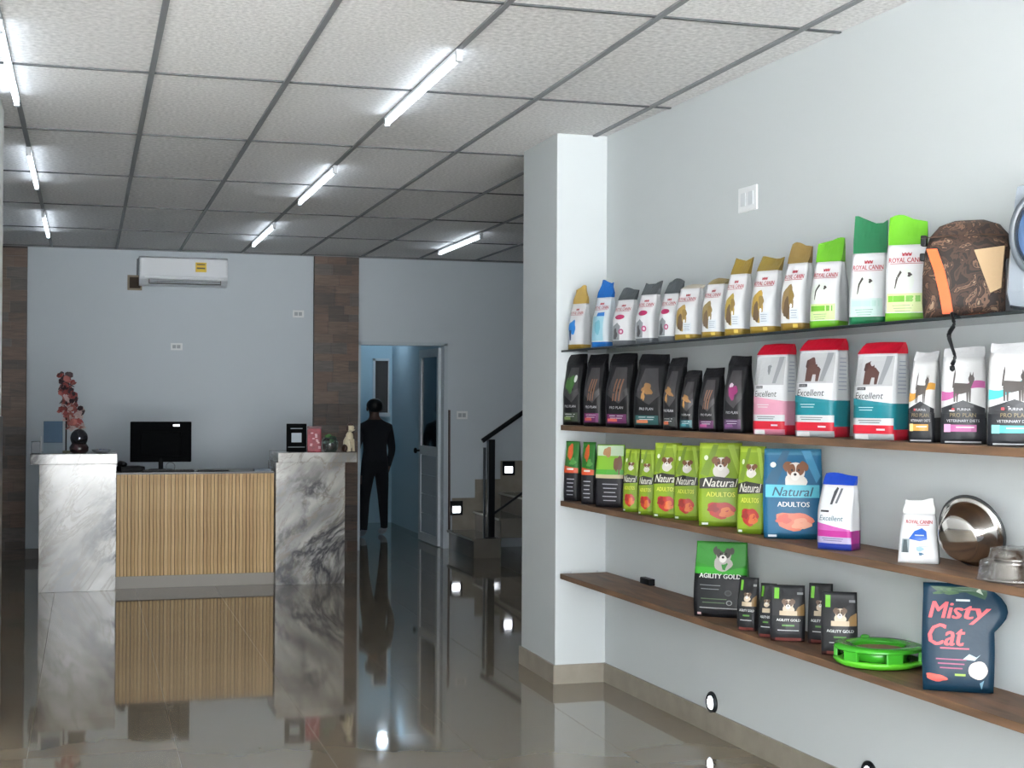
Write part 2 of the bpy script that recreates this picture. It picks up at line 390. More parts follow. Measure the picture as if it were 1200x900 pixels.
# things on the desk
M_blk = mat('black_plastic', '0b0c0f', .4, spec=.25); M_blk2 = mat('black_matte', '0e0f12', .6, spec=.2)
DT = .952
M_mon = mat('monitor_black', '08090b', .9, spec=.08)
mo = thing('monitor', 'black computer monitor seen from behind on the desk', 'monitor', (.615, 12.62, DT), math.radians(-3), None)
boxo('screen_back', (-.255, .255, -.025, .02, .07, .415), M_mon, mo, bev=.008)
boxo('rear_housing', (-.17, .17, -.05, -.0255, .12, .33), M_mon, mo, bev=.012)
boxo('logo_plate', (.10, .155, -.0275, -.0252, .375, .392), mat('silver', 'c8ccd0', .3, metal=.6), mo)
obj('stand_neck', tube(BM(), [(0, -.01, .012), (0, -.01, .10)], .02, 12), M_blk2, mo)
obj('stand_base', lathe(BM(), [(.10, 0), (.10, .008), (.03, .012)], 28), M_blk2, mo)
te = thing('desk_telephone', 'black desk telephone beside the left pedestal', 'telephone', (.36, 12.42, DT), .2)
bm = BM(); box(bm, -.10, .10, -.09, .09, 0, .045, bev=.01); obj('phone_body', bm, M_blk2, te)
bm = BM(); tube(bm, [(-.07, -.08, .06), (-.075, -.05, .075), (-.075, .05, .075), (-.07, .08, .06)], [.024, .016, .016, .024], 10); obj('handset', bm, M_blk, te, smooth=True)
pc = thing('cable_holder', 'grey cable coil and clear holder below the monitor', 'holder', (.68, 12.34, DT))
obj('ring_clip', lathe(BM(), [(.034, -.012), (.040, -.012), (.040, .012), (.034, .012)], 24, closed=True, M=Matrix.Translation((0, 0, .041)) @ Matrix.Rotation(math.pi/2, 4, 'X')), mat('grey_plastic', '7d8288', .4), pc, smooth=True)
boxo('base_plate', (-.05, .05, -.03, .03, 0, .004), M_blk2, pc)
kb = thing('keyboard', 'flat black keyboard on the desk below the monitor', 'keyboard', (.66, 12.27, DT))
boxo('keyboard_case', (-.21, .21, -.025, .03, 0, .014), M_blk2, kb, bev=.003)
for i in range(14): boxo('key', (-.2+i*.0288, -.2+i*.0288+.025, -.018, .022, .0142, .019), M_blk, kb)
nb = thing('notebook', 'thin dark notebook lying open on the desk', 'notebook', (1.03, 12.3, DT), .1)
boxo('cover', (-.13, .13, -.06, .06, 0, .006), M_blk2, nb); boxo('pages', (-.12, .12, -.055, .055, .0062, .014), M_blk, nb, bev=.002)
pp = tag(boxo('paper_stack', (-.07, .07, -.05, .05, 0, .02), mat('paper', '6c7480', .6), loc=(1.44, 12.3, DT)), 'small grey-blue stack of papers beside the right pedestal', 'papers')

# things on the left pedestal
M_clear = mat('clear_acrylic', 'a9c4d6', .05, trans=.85)
ho = thing('brochure_holder', 'clear bluish acrylic brochure stand on the left pedestal', 'holder', (-.265, 12.3, PT))
bm = BM(); box(bm, -.07, .08, .02, .03, 0, .26); obj('back_sheet', bm, mat('blue_card', '42586d', .6, spec=.15), ho)
boxo('front_pocket', (-.07, .08, -.05, -.045, 0, .085), mat('dull_acrylic', '7f93a3', .5, spec=.1, trans=.6), ho); boxo('foot_plate', (-.07, .08, -.0445, .0195, 0, .006), M_clear, ho)
boxo('leaflets', (-.06, .07, -.03, 0, .0065, .075), mat('leaflet_paper', '4f5a66', .5), ho)
pn = thing('pen_cup', 'dark square pen cup holding a white pen on the left pedestal corner', 'pen cup', (-.385, 12.2, PT))
bm = BM(); box(bm, -.04, .03, -.035, .035, 0, .1, bev=.004); obj('cup', bm, mat('navy_plastic', '23303c', .4), pn)
obj('pen', tube(BM(), [(.036, -.02, .006), (.036, -.025, .14)], .005, 8), M_white, pn)
hl = thing('glass_globe', 'dark round glass globe ornament with silver reflections on the left pedestal', 'ornament', (-.055, 12.2, PT))
obj('globe', blob(BM(), (0, 0, .125), (.07, .07, .075), 3), mat('dark_chrome', '4a4a50', .06, metal=.85), hl, smooth=True)
obj('globe_base', lathe(BM(), [(.055, 0), (.073, .02), (.076, .05), (.055, .085)], 24), mat('oxblood_ceramic', '2a1718', .25), hl, smooth=True)
fo = thing('ribbon_bouquet', 'reddish speckled ribbon bouquet on a thin stick above the left pedestal', 'bouquet', (-.16, 12.42, PT))
obj('stick', tube(BM(), [(0, 0, .012), (.0, 0, .3), (.01, 0, .52)], .006, 8), M_blk2, fo)
obj('stick_base', lathe(BM(), [(.045, 0), (.045, .01), (.01, .016)], 20), mat('olive_base', '6a6a4c', .5), fo)
RB = [mat('ribbon_red', '8d3f3d', .5), mat('ribbon_dark', '3b2a30', .5), mat('ribbon_pale', 'c9b3b0', .5), mat('ribbon_rose', 'a65f58', .5)]
r = random.Random(6); k = 0
while k < 170:
    tt = r.random(); z = .20+.45*tt
    cx_ = .075-.11*tt+(.0 if tt < .75 else .02); wd = .072*(1-.35*tt)+(.03 if .28 < tt < .42 else 0)
    x = cx_+r.uniform(-wd, wd); y = r.uniform(-.04, .04)
    bm = BM(); Mx = Matrix.Translation((x, y, z)) @ Matrix.Rotation(r.uniform(0, 6), 4, 'Z') @ Matrix.Rotation(r.uniform(-.9, .9), 4, 'X')
    s = r.uniform(.018, .03)
    pts = [(-s, 0, -s*.6), (0, -.006, -s), (s, 0, -s*.4), (s*.8, .004, s*.7), (0, .008, s), (-s*.9, 0, s*.6)]
    vv = [bm.verts.new(Mx @ Vector(p)) for p in pts]; bm.faces.new(vv)
    vb = [bm.verts.new(Mx @ (Vector(p)+Vector((0, .004, 0)))) for p in pts]; bm.faces.new(vb[::-1])
    for i in range(6): bm.faces.new((vv[i], vv[(i+1) % 6], vb[(i+1) % 6], vb[i]))
    wgt = (0, 1, 1, 1, 3) if tt > .72 else ((0, 0, 3, 1, 2) if tt > .25 else (2, 3, 3, 0, 2))
    obj('ribbon_petal', bm, RB[r.choice(wgt)], fo); k += 1
bw = thing('candy_dish', 'low clear dish of sweets beside the globe ornament', 'dish', (.12, 12.25, PT))
obj('dish', lathe(BM(), [(.03, 0), (.06, .006), (.08, .028), (.074, .028), (.055, .012), (.02, .008)], 28), mat('frosted_glass', 'b8bfc6', .15, trans=.5), bw, smooth=True)
for i in range(7): obj('sweet', blob(BM(), (.035*math.cos(i*.9), .035*math.sin(i*.9), .026), (.014, .01, .009), 1), mat('sweet_wrap', ('8a93a5', 'a89c96', '5e6a86')[i % 3], .3), bw, smooth=True)

# things on the right pedestal
def tilted(o, ang): o.rotation_euler = (ang, 0, o.rotation_euler[2]); return o
sg = thing('payment_sign', 'black tilted payment sign card on the right pedestal', 'sign', (1.71, 12.15, PT), -.12)
q = obj('sign_card', box(BM(), -.085, .085, -.006, .006, .003, .245, bev=.002), M_mon, sg); q.rotation_euler = (-.16, 0, .0)
q2 = obj('printed_square', box(BM(), -.042, .042, -.0068, -.0063, .085, .165), mat('pale_print', 'aeb9c2', .5), sg); q2.rotation_euler = (-.16, 0, 0)
q3 = obj('printed_line', box(BM(), -.05, .05, -.0068, -.0063, .2, .206), mat('pale_print', 'aeb9c2', .5), sg); q3.rotation_euler = (-.16, 0, 0)
q4 = obj('printed_footer', box(BM(), -.07, .07, -.0068, -.0063, .04, .048), mat('grey_print', '70777d', .5), sg); q4.rotation_euler = (-.16, 0, 0)
boxo('foot', (-.07, .07, .0, .07, 0, .006), M_blk, sg)
rt = thing('treat_bag', 'small red and white patterned treat bag beside the payment sign', 'bag', (1.86, 12.15, PT))
bm = BM(); box(bm, -.06, .06, -.025, .025, 0, .2, bev=.012)
for v in bm.verts:
    if v.co.z > .15: v.co.y *= .35
obj('bag_body', bm, mat('treat_red', '8e2f3c', .4, vary=.35, vscale=30), rt)
r = random.Random(2)
for i in range(12):
    x, z = r.uniform(-.045, .035), .03+.14*(i/12)
    boxo('printed_mark', (x, x+.02, -.0262, -.0254, z, z+.01), mat('mark_pink', 'd7a9ae', .5), rt)
boxo('bag_seal', (-.06, .06, -.006, .006, .2002, .222), mat('treat_red_dark', '5a1f2b', .4), rt)
jr = thing('green_ornament', 'round clear jar of green leaves on the right pedestal', 'jar', (1.995, 12.15, PT))
obj('jar', lathe(BM(), [(.045, 0), (.068, .03), (.07, .09), (.05, .125), (.046, .125), (.064, .09), (.062, .03), (.04, .006)], 24), mat('jar_glass', 'cfe0da', .04, trans=.95), jr, smooth=True)
for i in range(16):
    a = i*2.4; rr = .018+.02*(i % 3)/2; c = Vector((rr*math.cos(a), rr*math.sin(a), .09+.06*((i*7) % 10)/10))
    obj('leaf', blob(BM(), c, (.022, .008, .012), 1), mat('leaf_green', ('2f5a33', '4c7a3e', '1e3d25')[i % 3], .5), jr, smooth=True)
obj('filling', lathe(BM(), [(.038, .008), (.058, .03), (.06, .07)], 20), mat('jar_soil', '4a2724', .7), jr, smooth=True)
dg = thing('dog_figurine', 'cream and brown sitting dog figurine at the end of the right pedestal', 'figurine', (2.155, 12.12, PT), .5)
M_cr, M_br = mat('cream_ceramic', 'd8cbae', .35), mat('brown_ceramic', '3b2419', .35)
bm = BM(); blob(bm, (0, .02, .07), (.038, .045, .07), 2); blob(bm, (0, -.005, .13), (.033, .035, .05), 2); obj('dog_body', bm, M_cr, dg, smooth=True)
bm = BM(); blob(bm, (0, -.02, .205), (.032, .034, .034), 2); blob(bm, (0, -.05, .195), (.016, .022, .014), 2); obj('dog_head', bm, M_cr, dg, smooth=True)
for s in (-1, 1):
    obj('dog_ear', blob(BM(), (s*.03, -.012, .205), (.009, .016, .026), 2), M_br, dg, smooth=True)
    obj('dog_leg', tube(BM(), [(s*.02, -.035, .008), (s*.02, -.03, .06), (s*.022, -.02, .11)], [.013, .012, .015], 10), M_cr, dg, smooth=True)
    obj('dog_haunch', blob(BM(), (s*.035, .02, .035), (.02, .038, .035), 2), M_br, dg, smooth=True)
obj('dog_nose', blob(BM(), (0, -.071, .2), (.006, .005, .005), 1), M_blk, dg)
obj('dog_cap', lathe(BM(), [(.03, .228), (.026, .242), (.01, .252)], 16, M=Matrix.Translation((0, -.018, 0))), M_br, dg, smooth=True)

# ================================================================== REAR WALL FITTINGS
ac = thing('air_conditioner', 'white wall-mounted split air conditioner with yellow energy sticker', 'air conditioner', (.915, BACK, 2.665))
M_ac = mat('ac_plastic', 'e8ebee', .3); M_dk = mat('louvre_dark', '15181b', .5)
bm = BM()
prof = [(0, .3), (-.17, .3), (-.205, .285), (-.215, .25), (-.215, .10), (-.20, .075), (-.13, .028), (0, .02)]
for s in (-.425, .425): [bm.verts.new((s, y, z)) for y, z in prof]
bm.verts.ensure_lookup_table(); n = len(prof)
bm.faces.new([bm.verts[i] for i in range(n)]); bm.faces.new([bm.verts[n+i] for i in range(n)][::-1])
for i in range(n): bm.faces.new((bm.verts[i], bm.verts[(i+1) % n], bm.verts[n+(i+1) % n], bm.verts[n+i]))
obj('ac_case', bm, M_ac, ac)
boxo('front_cover', (-.415, .415, -.226, -.2152, .105, .285), M_ac, ac, bev=.005)
bm = BM(); box(bm, -.34, .36, -.215, -.206, .03, .074); q = obj('air_outlet', bm, M_dk, ac)
for z in (.043, .06): boxo('louvre', (-.33, .35, -.224, -.2155, z, z+.008), mat('louvre_grey', '9aa2a8', .4), ac)
boxo('outlet_lip', (-.38, .38, -.222, -.212, .078, .1), M_ac, ac, bev=.003)
st = boxo('energy_sticker', (.11, .215, -.2275, -.2263, .155, .25), mat('yellow_sticker', 'e6c21f', .5), ac)
boxo('sticker_print', (.122, .203, -.2282, -.2276, .185, .2), mat('sticker_black', '3a3210', .5), ac)
boxo('sticker_print', (.122, .203, -.2282, -.2276, .225, .235), mat('sticker_black', '3a3210', .5), ac)
hv = thing('wall_opening', 'rough brown square pipe opening left of the air conditioner', 'pipe hole', (.455, BACK, 2.66))
boxo('mortar_edge', (-.075, .065, -.006, 0, -.02, .13), mat('mortar', '8d8272', .9), hv); boxo('dark_recess', (-.055, .05, -.011, -.0062, .0, .11), mat('recess_brown', '3e342b', .9), hv)
tag(obj('pipe_conduit', tube(BM(), [(.475, BACK-.012, 2.79), (.478, BACK-.012, 2.95), (.5, BACK-.012, 2.975)], .01, 8), mat('conduit_grey', '6b7076', .5)), 'grey conduit running along the left side of the air conditioner', 'conduit')
def wall_plate(name, x, z, w, h, label, y=BACK, slots=2):
    t = thing(name, label, 'outlet', (x, y, z), 0)
    boxo('cover_plate', (-w/2, w/2, -.008, 0, -h/2, h/2), M_white, t, bev=.002)
    for i in range(slots): boxo('socket_insert', (-w*.35+i*w*.37, -w*.35+i*w*.37+w*.3, -.011, -.0082, -h*.25, h*.25), mat('socket_grey', 'a7adb2', .4), t)
    return t
wall_plate('wall_outlet', .86, 2.085, .115, .07, 'small white outlet on the rear wall below the air conditioner')
wall_plate('wall_outlet', 2.075, 2.44, .115, .075, 'white blank outlet plate high beside the brown column')
wall_plate('light_switch', 3.815, 1.405, .12, .085, 'white light switch plate right of the rear doorway')
t = thing('wall_outlet', 'white outlet plate on the side wall above the bags', 'outlet', wall_pt(5.74, 0, 2.477), math.radians(-90)+AW)
boxo('cover_plate', (-.085, .085, -.009, 0, -.056, .056), M_white, t, bev=.003)
for i in (-1, 1): boxo('socket_insert', (i*.035-.022, i*.035+.022, -.012, -.0092, -.03, .03), mat('socket_white', 'd3d7da', .4), t)

# ================================================================== STAIRCASE
M_step = mat('stair_porcelain', '6d6861', .12, vary=.1, vscale=4); M_nose = mat('stair_nosing', '8d8a83', .3)
SX0 = 3.66; SYF = 13.66; RH = .195; TD = .28
st = thing('staircase', 'dark tiled staircase rising to the right beside the rear doorway', 'staircase', (SX0, SYF, 0))
for i in range(5):
    x0 = .0+i*TD; x1 = X_R2-SX0-.005
    boxo('riser', (x0+.02, min(x0+TD+.019, x1), .01, BACK-SYF-.005, i*RH, (i+1)*RH-.026), M_step, st)
    boxo('tread', (x0, min(x0+TD+.019, x1), 0, BACK-SYF-.005, (i+1)*RH-.025, (i+1)*RH), M_step, st)
    boxo('nosing', (x0-.004, x0-.0005, 0, BACK-SYF-.005, (i+1)*RH-.02, (i+1)*RH), M_nose, st)
for i in range(4):
    boxo('skirting_tile', (.02+i*TD+(.03 if i == 0 else 0), .02+(i+1)*TD, BACK-SYF-.018, BACK-SYF-.006, (i+1)*RH+.001, (i+2)*RH+.14), M_skirt, st)
rl = thing('stair_railing', 'black metal stair railing with sloping handrail', 'railing', (3.86, 13.70, RH))
M_rail = mat('black_rail', '14161a', .35, metal=.5)
boxo('newel_post', (-.035, .035, -.03, .03, 0, .98), M_rail, rl, bev=.004)
boxo('thin_post', (-.075, -.055, -.015, .015, 0, .9), mat('steel_post', '5c6166', .3, metal=.8), rl)
def slope_bar(bm, x0, z0, x1, z1, r=.02):
    tube(bm, [(x0, 0, z0), (x1, 0, z1)], r, 10); return bm
obj('handrail', slope_bar(BM(), -.09, .965, 1.15, 1.80, .024), M_rail, rl)
obj('lower_rail', slope_bar(BM(), .036, .245, 1.15, 1.0, .012), M_rail, rl)
obj('post_foot', lathe(BM(), [(.06, 0), (.06, .008), (.05, .012)], 20), M_rail, rl)
boxo('upper_post', (.96, 1.0, -.02, .02, .782, 1.69), M_rail, rl)
M_led = mat('step_light_lens', 'f2f7ff', .3, emit=12)
def step_light(P, rz, label, grp, w=.14, h=.15):
    t = thing('step_light', label, 'step light', P, rz, grp)
    boxo('black_plate', (-w/2, w/2, -.012, 0, -h/2, h/2), M_blk, t, bev=.003)
    boxo('lens', (-w*.3, w*.3, -.0165, -.0122, -h*.32, h*.12), M_led, t, bev=.002)
    boxo('hood', (-w*.34, w*.34, -.024, -.0122, h*.13, h*.2), M_blk, t)
step_light((3.752, BACK-.02, .425), 0, 'lit square step light above the lowest stair beside the doorway', 'stair step lights')
step_light((4.325, BACK-.02, .84), 0, 'lit square step light higher up the stairs behind the railing', 'stair step lights')
tag(obj('leaning_pole', tube(BM(), [(3.672, BACK-.04, .20), (3.672, BACK-.02, 1.46)], .012, 10), mat('pole_brown', '4a3b36', .5)), 'thin brown pole standing upright beside the rear door frame', 'pole')
# oval step lights low on the shelf wall
def oval_light(s, z, label):
    t = thing('step_light', label, 'step light', wall_pt(s, 0, z), math.radians(-90)+AW, 'oval lights low on the side wall')
    Mx = Matrix.Rotation(math.pi/2, 4, 'X')
    obj('bezel', lathe(BM(), [(.052, 0), (.052, .008), (.044, .014), (.034, .014), (.034, 0)], 28, M=Mx), mat('bezel_dark', '2c3034', .3, metal=.6), t, smooth=True)
    obj('lens', lathe(BM(), [(.033, .004), (.03, .012), (.0, .013)], 24, M=Mx), M_led, t, smooth=True)
oval_light(6.08, .145, 'lit round step light low on the shelf wall, the farther one')
oval_light(4.76, .135, 'lit round step light low on the shelf wall, at the bottom edge')

# ================================================================== PERSON IN THE DOORWAY
def person():
    root = thing('person', 'person in dark clothes standing in the rear doorway, seen from behind', 'person', (3.17, 16.15, 0), math.radians(12))
    V = []; E = []; Rr = []
    def v(p, r): V.append(p); Rr.append(r); return len(V)-1
    def e(a, b): E.append((a, b))
    pel = v((0, 0, .84), (.15, .105)); w_ = v((0, .0, .98), (.14, .1)); ch = v((0, .0, 1.15), (.165, .11)); sh = v((0, .01, 1.27), (.13, .085))
    nk = v((0, .02, 1.345), (.052, .055)); hd = v((0, .03, 1.42), (.06, .07)); h2 = v((0, .035, 1.475), (.078, .092)); h3 = v((0, .025, 1.525), (.06, .07))
    for a, b in ((pel, w_), (w_, ch), (ch, sh), (sh, nk), (nk, hd), (hd, h2), (h2, h3)): e(a, b)
    for s, fy in ((-1, -.08), (1, .10)):
        hip = v((s*.085, 0, .78), (.09, .095)); kn = v((s*.13, fy*.4+.02, .44), (.06, .065)); an = v((s*.165, fy, .09), (.042, .045))
        hl = v((s*.167, fy+.03, .045), (.038, .042)); to = v((s*.175, fy+.16, .032), (.036, .028))
        for a, b in ((pel, hip), (hip, kn), (kn, an), (an, hl), (hl, to)): e(a, b)
        so = v((s*.165, .0, 1.245), (.062, .062)); el = v((s*.225, .02, .985), (.044, .046)); wr = v((s*.215, .11, .79), (.03, .032))
        pa = v((s*.21, .135, .73), (.034, .02))
        for a, b in ((sh, so), (so, el), (el, wr), (wr, pa)): e(a, b)
        for k, (dx, ln) in enumerate(((-.024, .055), (-.008, .066), (.008, .062), (.022, .05))):
            f1 = v((s*(.208+dx*.8), .15+dx*.3, .69), (.009, .009)); f2 = v((s*(.203+dx*.9), .165, .69-ln*.55), (.008, .008)); f3 = v((s*(.196+dx*.9), .158, .69-ln), (.007, .007))
            e(pa, f1); e(f1, f2); e(f2, f3)
        t1 = v((s*.18, .16, .745), (.011, .011)); t2 = v((s*.172, .175, .71), (.009, .009)); e(wr, t1); e(t1, t2)
    me = bpy.data.meshes.new('body'); me.from_pydata(V, E, []); o = bpy.data.objects.new('body_skin', me); col.objects.link(o)
    md = o.modifiers.new('skin', 'SKIN'); sb = o.modifiers.new('sub', 'SUBSURF'); sb.levels = 2; sb.render_levels = 2
    for i, sv in enumerate(me.skin_vertices[0].data): sv.radius = Rr[i]; sv.use_root = (i == 0)
    bpy.context.view_layer.update()
    ev = o.evaluated_get(bpy.context.evaluated_depsgraph_get()); fm = bpy.data.meshes.new_from_object(ev); bpy.data.objects.remove(o)
    fm.name = 'body'
    mats = [mat('dark_shirt', '14171d', .85, bump=.3, bscale=25), mat('dark_trousers', '101218', .9, bump=.3, bscale=25), mat('skin', '4d362b', .5), mat('pale_shoes', '8d9299', .6)]
    fm.materials.clear()
    for m in mats: fm.materials.append(m)
    for p in fm.polygons:
        c = p.center
        if c.z < .085: p.material_index = 3
        elif c.z < .87 and abs(c.x) < .19 and not (abs(c.x) > .17 and .6 < c.z): p.material_index = 1
        elif c.z > 1.33 or (abs(c.x) > .16 and c.z < .8 and c.z > .5): p.material_index = 2
        else: p.material_index = 0
        p.use_smooth = True
    b = bpy.data.objects.new('body', fm); col.objects.link(b); b.parent = root
    bm = BM(); blob(bm, (0, .018, 1.495), (.092, .105, .085), 3)
    for vv in bm.verts:
        if vv.co.y > .07 and vv.co.z < 1.53: vv.co.y = .07+(vv.co.y-.07)*.1
    obj('hair', bm, mat('black_hair', '0b0a0a', .6, bump=.5, bscale=90), root, smooth=True)
    bm = BM(); blob(bm, (0, .125, 1.455), (.013, .018, .02), 2); obj('nose', bm, mats[2], root, smooth=True)
    for s in (-1, 1):
        obj('ear', blob(BM(), (s*.085, .03, 1.46), (.01, .02, .03), 2), mats[2], root, smooth=True)
        obj('eye', blob(BM(), (s*.03, .112, 1.475), (.011, .008, .007), 2), mat('eye_dark', '1b1412', .2), root, smooth=True)
    obj('mouth', blob(BM(), (0, .112, 1.415), (.024, .006, .006), 2), mat('lips', '5a3230', .5), root, smooth=True)
person()

# ================================================================== SHELVES ON THE RIGHT WALL
M_shelf = wood('walnut_board', '55402f', '7d5d44', sc=(9, 1.3, 9), rough=.55)
M_glass = mat('dark_glass_shelf', '20282a', .12)
SH_TOP = (1.842, 1.430, 1.014, .612); SH_TH = (.012, .028, .028, .028)
SH_D = .28
def shelf(i, m, label):
    t = thing('wall_shelf', label, 'shelf', wall_pt(3.0, 0, SH_TOP[i]-SH_TH[i]), 0, 'wall shelves for products')
    inv = Matrix.Translation(-t.location)
    bm = BM(); wall_box(bm, 1.2, S_P-.004, .0, SH_D, SH_TOP[i]-SH_TH[i], SH_TOP[i]); bm.transform(inv)
    bmesh.ops.bevel(bm, geom=list(bm.edges), offset=.0015, segments=1, affect='EDGES'); obj('board', bm, m, t)
    return t, inv
for i, lab in enumerate(('thin dark glass shelf, the topmost on the side wall', 'brown wooden shelf, second from the top', 'brown wooden shelf, third from the top, carrying green pouches', 'brown wooden shelf, the lowest, nearly empty at its far end')):
    t, inv = shelf(i, M_glass if i == 0 else M_shelf, lab)
    if i in (0, 3):
        for o_ in (.06, .22):
            bm = BM(); blob(bm, wall_pt(S_P-.012, o_, SH_TOP[i]+.006), .006, 1); bm.transform(inv); obj('screw_head', bm, M_cap, t)
t = thing('cable_box', 'small black box on the wall above the lowest shelf', 'box', wall_pt(6.79, 0, .614), math.radians(-90)+AW)
boxo('case', (-.06, .06, -.03, 0, 0, .034), M_blk, t, bev=.003); boxo('lid', (-.055, .055, -.033, -.0302, .004, .03), M_blk2, t)

# ------------------------------------------------------------------ printed bags
_txt = {}
def text_mesh(s, shear=0):
    if (s, shear) not in _txt:
        cu = bpy.data.curves.new('t', 'FONT'); cu.body = s; cu.resolution_u = 2; cu.shear = shear; cu.fill_mode = 'FRONT'
        o = bpy.data.objects.new('t', cu); col.objects.link(o); bpy.context.view_layer.update()
        me = bpy.data.meshes.new_from_object(o.evaluated_get(bpy.context.evaluated_depsgraph_get()))
        V = np.array([v.co[:2] for v in me.vertices]); Fc = [tuple(p.vertices) for p in me.polygons]
        V = V-V.min(0); bpy.data.objects.remove(o); bpy.data.curves.remove(cu); bpy.data.meshes.remove(me)
        _txt[(s, shear)] = (V, Fc)
    return _txt[(s, shear)]

class Bag:
    """A filled bag. Local frame: x to the viewer's right, front faces -y, z up. F(u,v) is its front surface."""
    def __init__(s, w, d, h, kind, seed=0, lean=0, flare=0, bulge=.012, taper=.03, shrink=.05, coll=.66):
        s.shrink = shrink; s.coll = coll
        s.w, s.d, s.h, s.kind, s.seed, s.lean, s.flare, s.bulge, s.taper = w, d, h, kind, seed, lean, flare, bulge, taper
    def half(s, v):
        if s.kind == 'brick':
            a = s.w/2*(1-s.taper*v); k = max(0, (v-.86)/.14); a *= 1-s.shrink*k*k
        else:
            a = s.w/2*(.965+.035*math.sin(math.pi*min(1, v*1.15)))
        return a
    def dep(s, v):
        if s.kind == 'brick':
            k = max(0, (v-.5)/.5); k = k*k*(3-2*k); return s.d/2*(1-s.coll*k)*(.93+.07*min(1, v/.1))
        return max(.004, s.d/2*(1-v**1.5)*(.85+.15*min(1, v/.12)))
    def mid(s, v): return s.lean*v*v
    def F(s, u, v):
        a, b = s.half(v), s.dep(v)
        x = u*a
        if s.flare and u > 0: x += u*s.flare*max(0, math.sin(math.pi*min(1, max(0, (v-.58)/.36)))**.8) if .58 < v < .94 else 0
        bul = s.bulge*(1-u*u)*math.sin(math.pi*min(1, .15+v*.85))
        wr = .0022*math.sin(7*v+3*u+s.seed)*math.sin(4.1*u-5*v+s.seed*2)+.0012*math.sin(4*u+6*v+s.seed*3)
        if v < .02 or v > .98: wr *= .3
        edge = b*.10*abs(u)**6
        return Vector((x, s.mid(v)-b-bul-wr+edge, v*s.h))
    def build(s, bands, side_bands, parent, name='body', mm=None):
        vs_ = sorted({round(x, 4) for x in list(np.linspace(0, 1, 17))+[b for b, _ in bands]+[b for b, _ in side_bands] if 0 <= x <= 1})
        nF, nS = 10, 4; mats = []; bm = BM(); rings = []
        def mi(h):
            m = (mm or foil)(h)
            if m not in mats: mats.append(m)
            return mats.index(m)
        for v in vs_:
            ring = [s.F(-1+2*i/nF, v) for i in range(nF+1)]
            a = ring[-1]; b = s.dep(v); yb = s.mid(v)+b; pin = (.10 if s.kind == 'brick' else .0)*s.d*(.2+max(0, v-.35)*1.2)
            for i in range(1, nS): k = i/nS; ring.append(Vector((a.x-pin*math.sin(math.pi*k), a.y+(yb-a.y)*k, a.z)))
            for i in range(nF+1):
                u = 1-2*i/nF; f = s.F(u, v); ring.append(Vector((f.x, yb-(b*.08*abs(u)**6), f.z)))
            a0 = ring[0]
            for i in range(1, nS): k = 1-i/nS; ring.append(Vector((a0.x+pin*math.sin(math.pi*k), a0.y+(yb-a0.y)*k, a0.z)))
            rings.append([bm.verts.new(p) for p in ring])
        N = len(rings[0])
        def colr(bands, v):
            for b, h in bands:
                if v <= b+1e-6: return h
            return bands[-1][1]
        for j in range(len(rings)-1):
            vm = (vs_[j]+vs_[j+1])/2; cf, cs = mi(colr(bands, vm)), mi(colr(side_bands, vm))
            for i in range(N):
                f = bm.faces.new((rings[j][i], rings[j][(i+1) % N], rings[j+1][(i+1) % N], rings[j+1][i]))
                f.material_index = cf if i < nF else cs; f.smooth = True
        bm.faces.new(rings[0][::-1]).material_index = mi(colr(bands, 0)); bm.faces.new(rings[-1]).material_index = mi(colr(bands, 1))
        return obj(name, bm, mats, parent)
    def flap(s, hf, colh, parent, lean=.03, wide=1.0, skew=0, name='folded_top', droop=0, wave=.012):
        bm = BM(); a, b = s.half(1), s.dep(1); y0 = s.mid(1); rings = []
        for k, (t, fa, fb) in enumerate(((0, .985, .96), (.3, .99+.02*wide, .7), (.7, wide, .4), (1, wide*.98, .12))):
            z = s.h+t*hf; ring = []
            for sy in (-1, 1):
                for i in range(9):
                    u = (-1+i/4)*(-sy)
                    x = u*a*fa+skew*t*hf; y = y0+lean*t+sy*max(b*fb, .003)+.0025*math.sin(u*5+t*4+s.seed)*t
                    ring.append(bm.verts.new((x, y, z+(wave*math.sin(u*2.4+s.seed)-droop*u)*t*hf/.08)))
            rings.append(ring)
        n = len(rings[0])
        for A, B in zip(rings, rings[1:]):
            for i in range(n): bm.faces.new((A[i], A[(i+1) % n], B[(i+1) % n], B[i]))
        bm.faces.new(rings[0][::-1]); bm.faces.new(rings[-1])
        return obj(name, bm, foil(colh), parent, smooth=False)

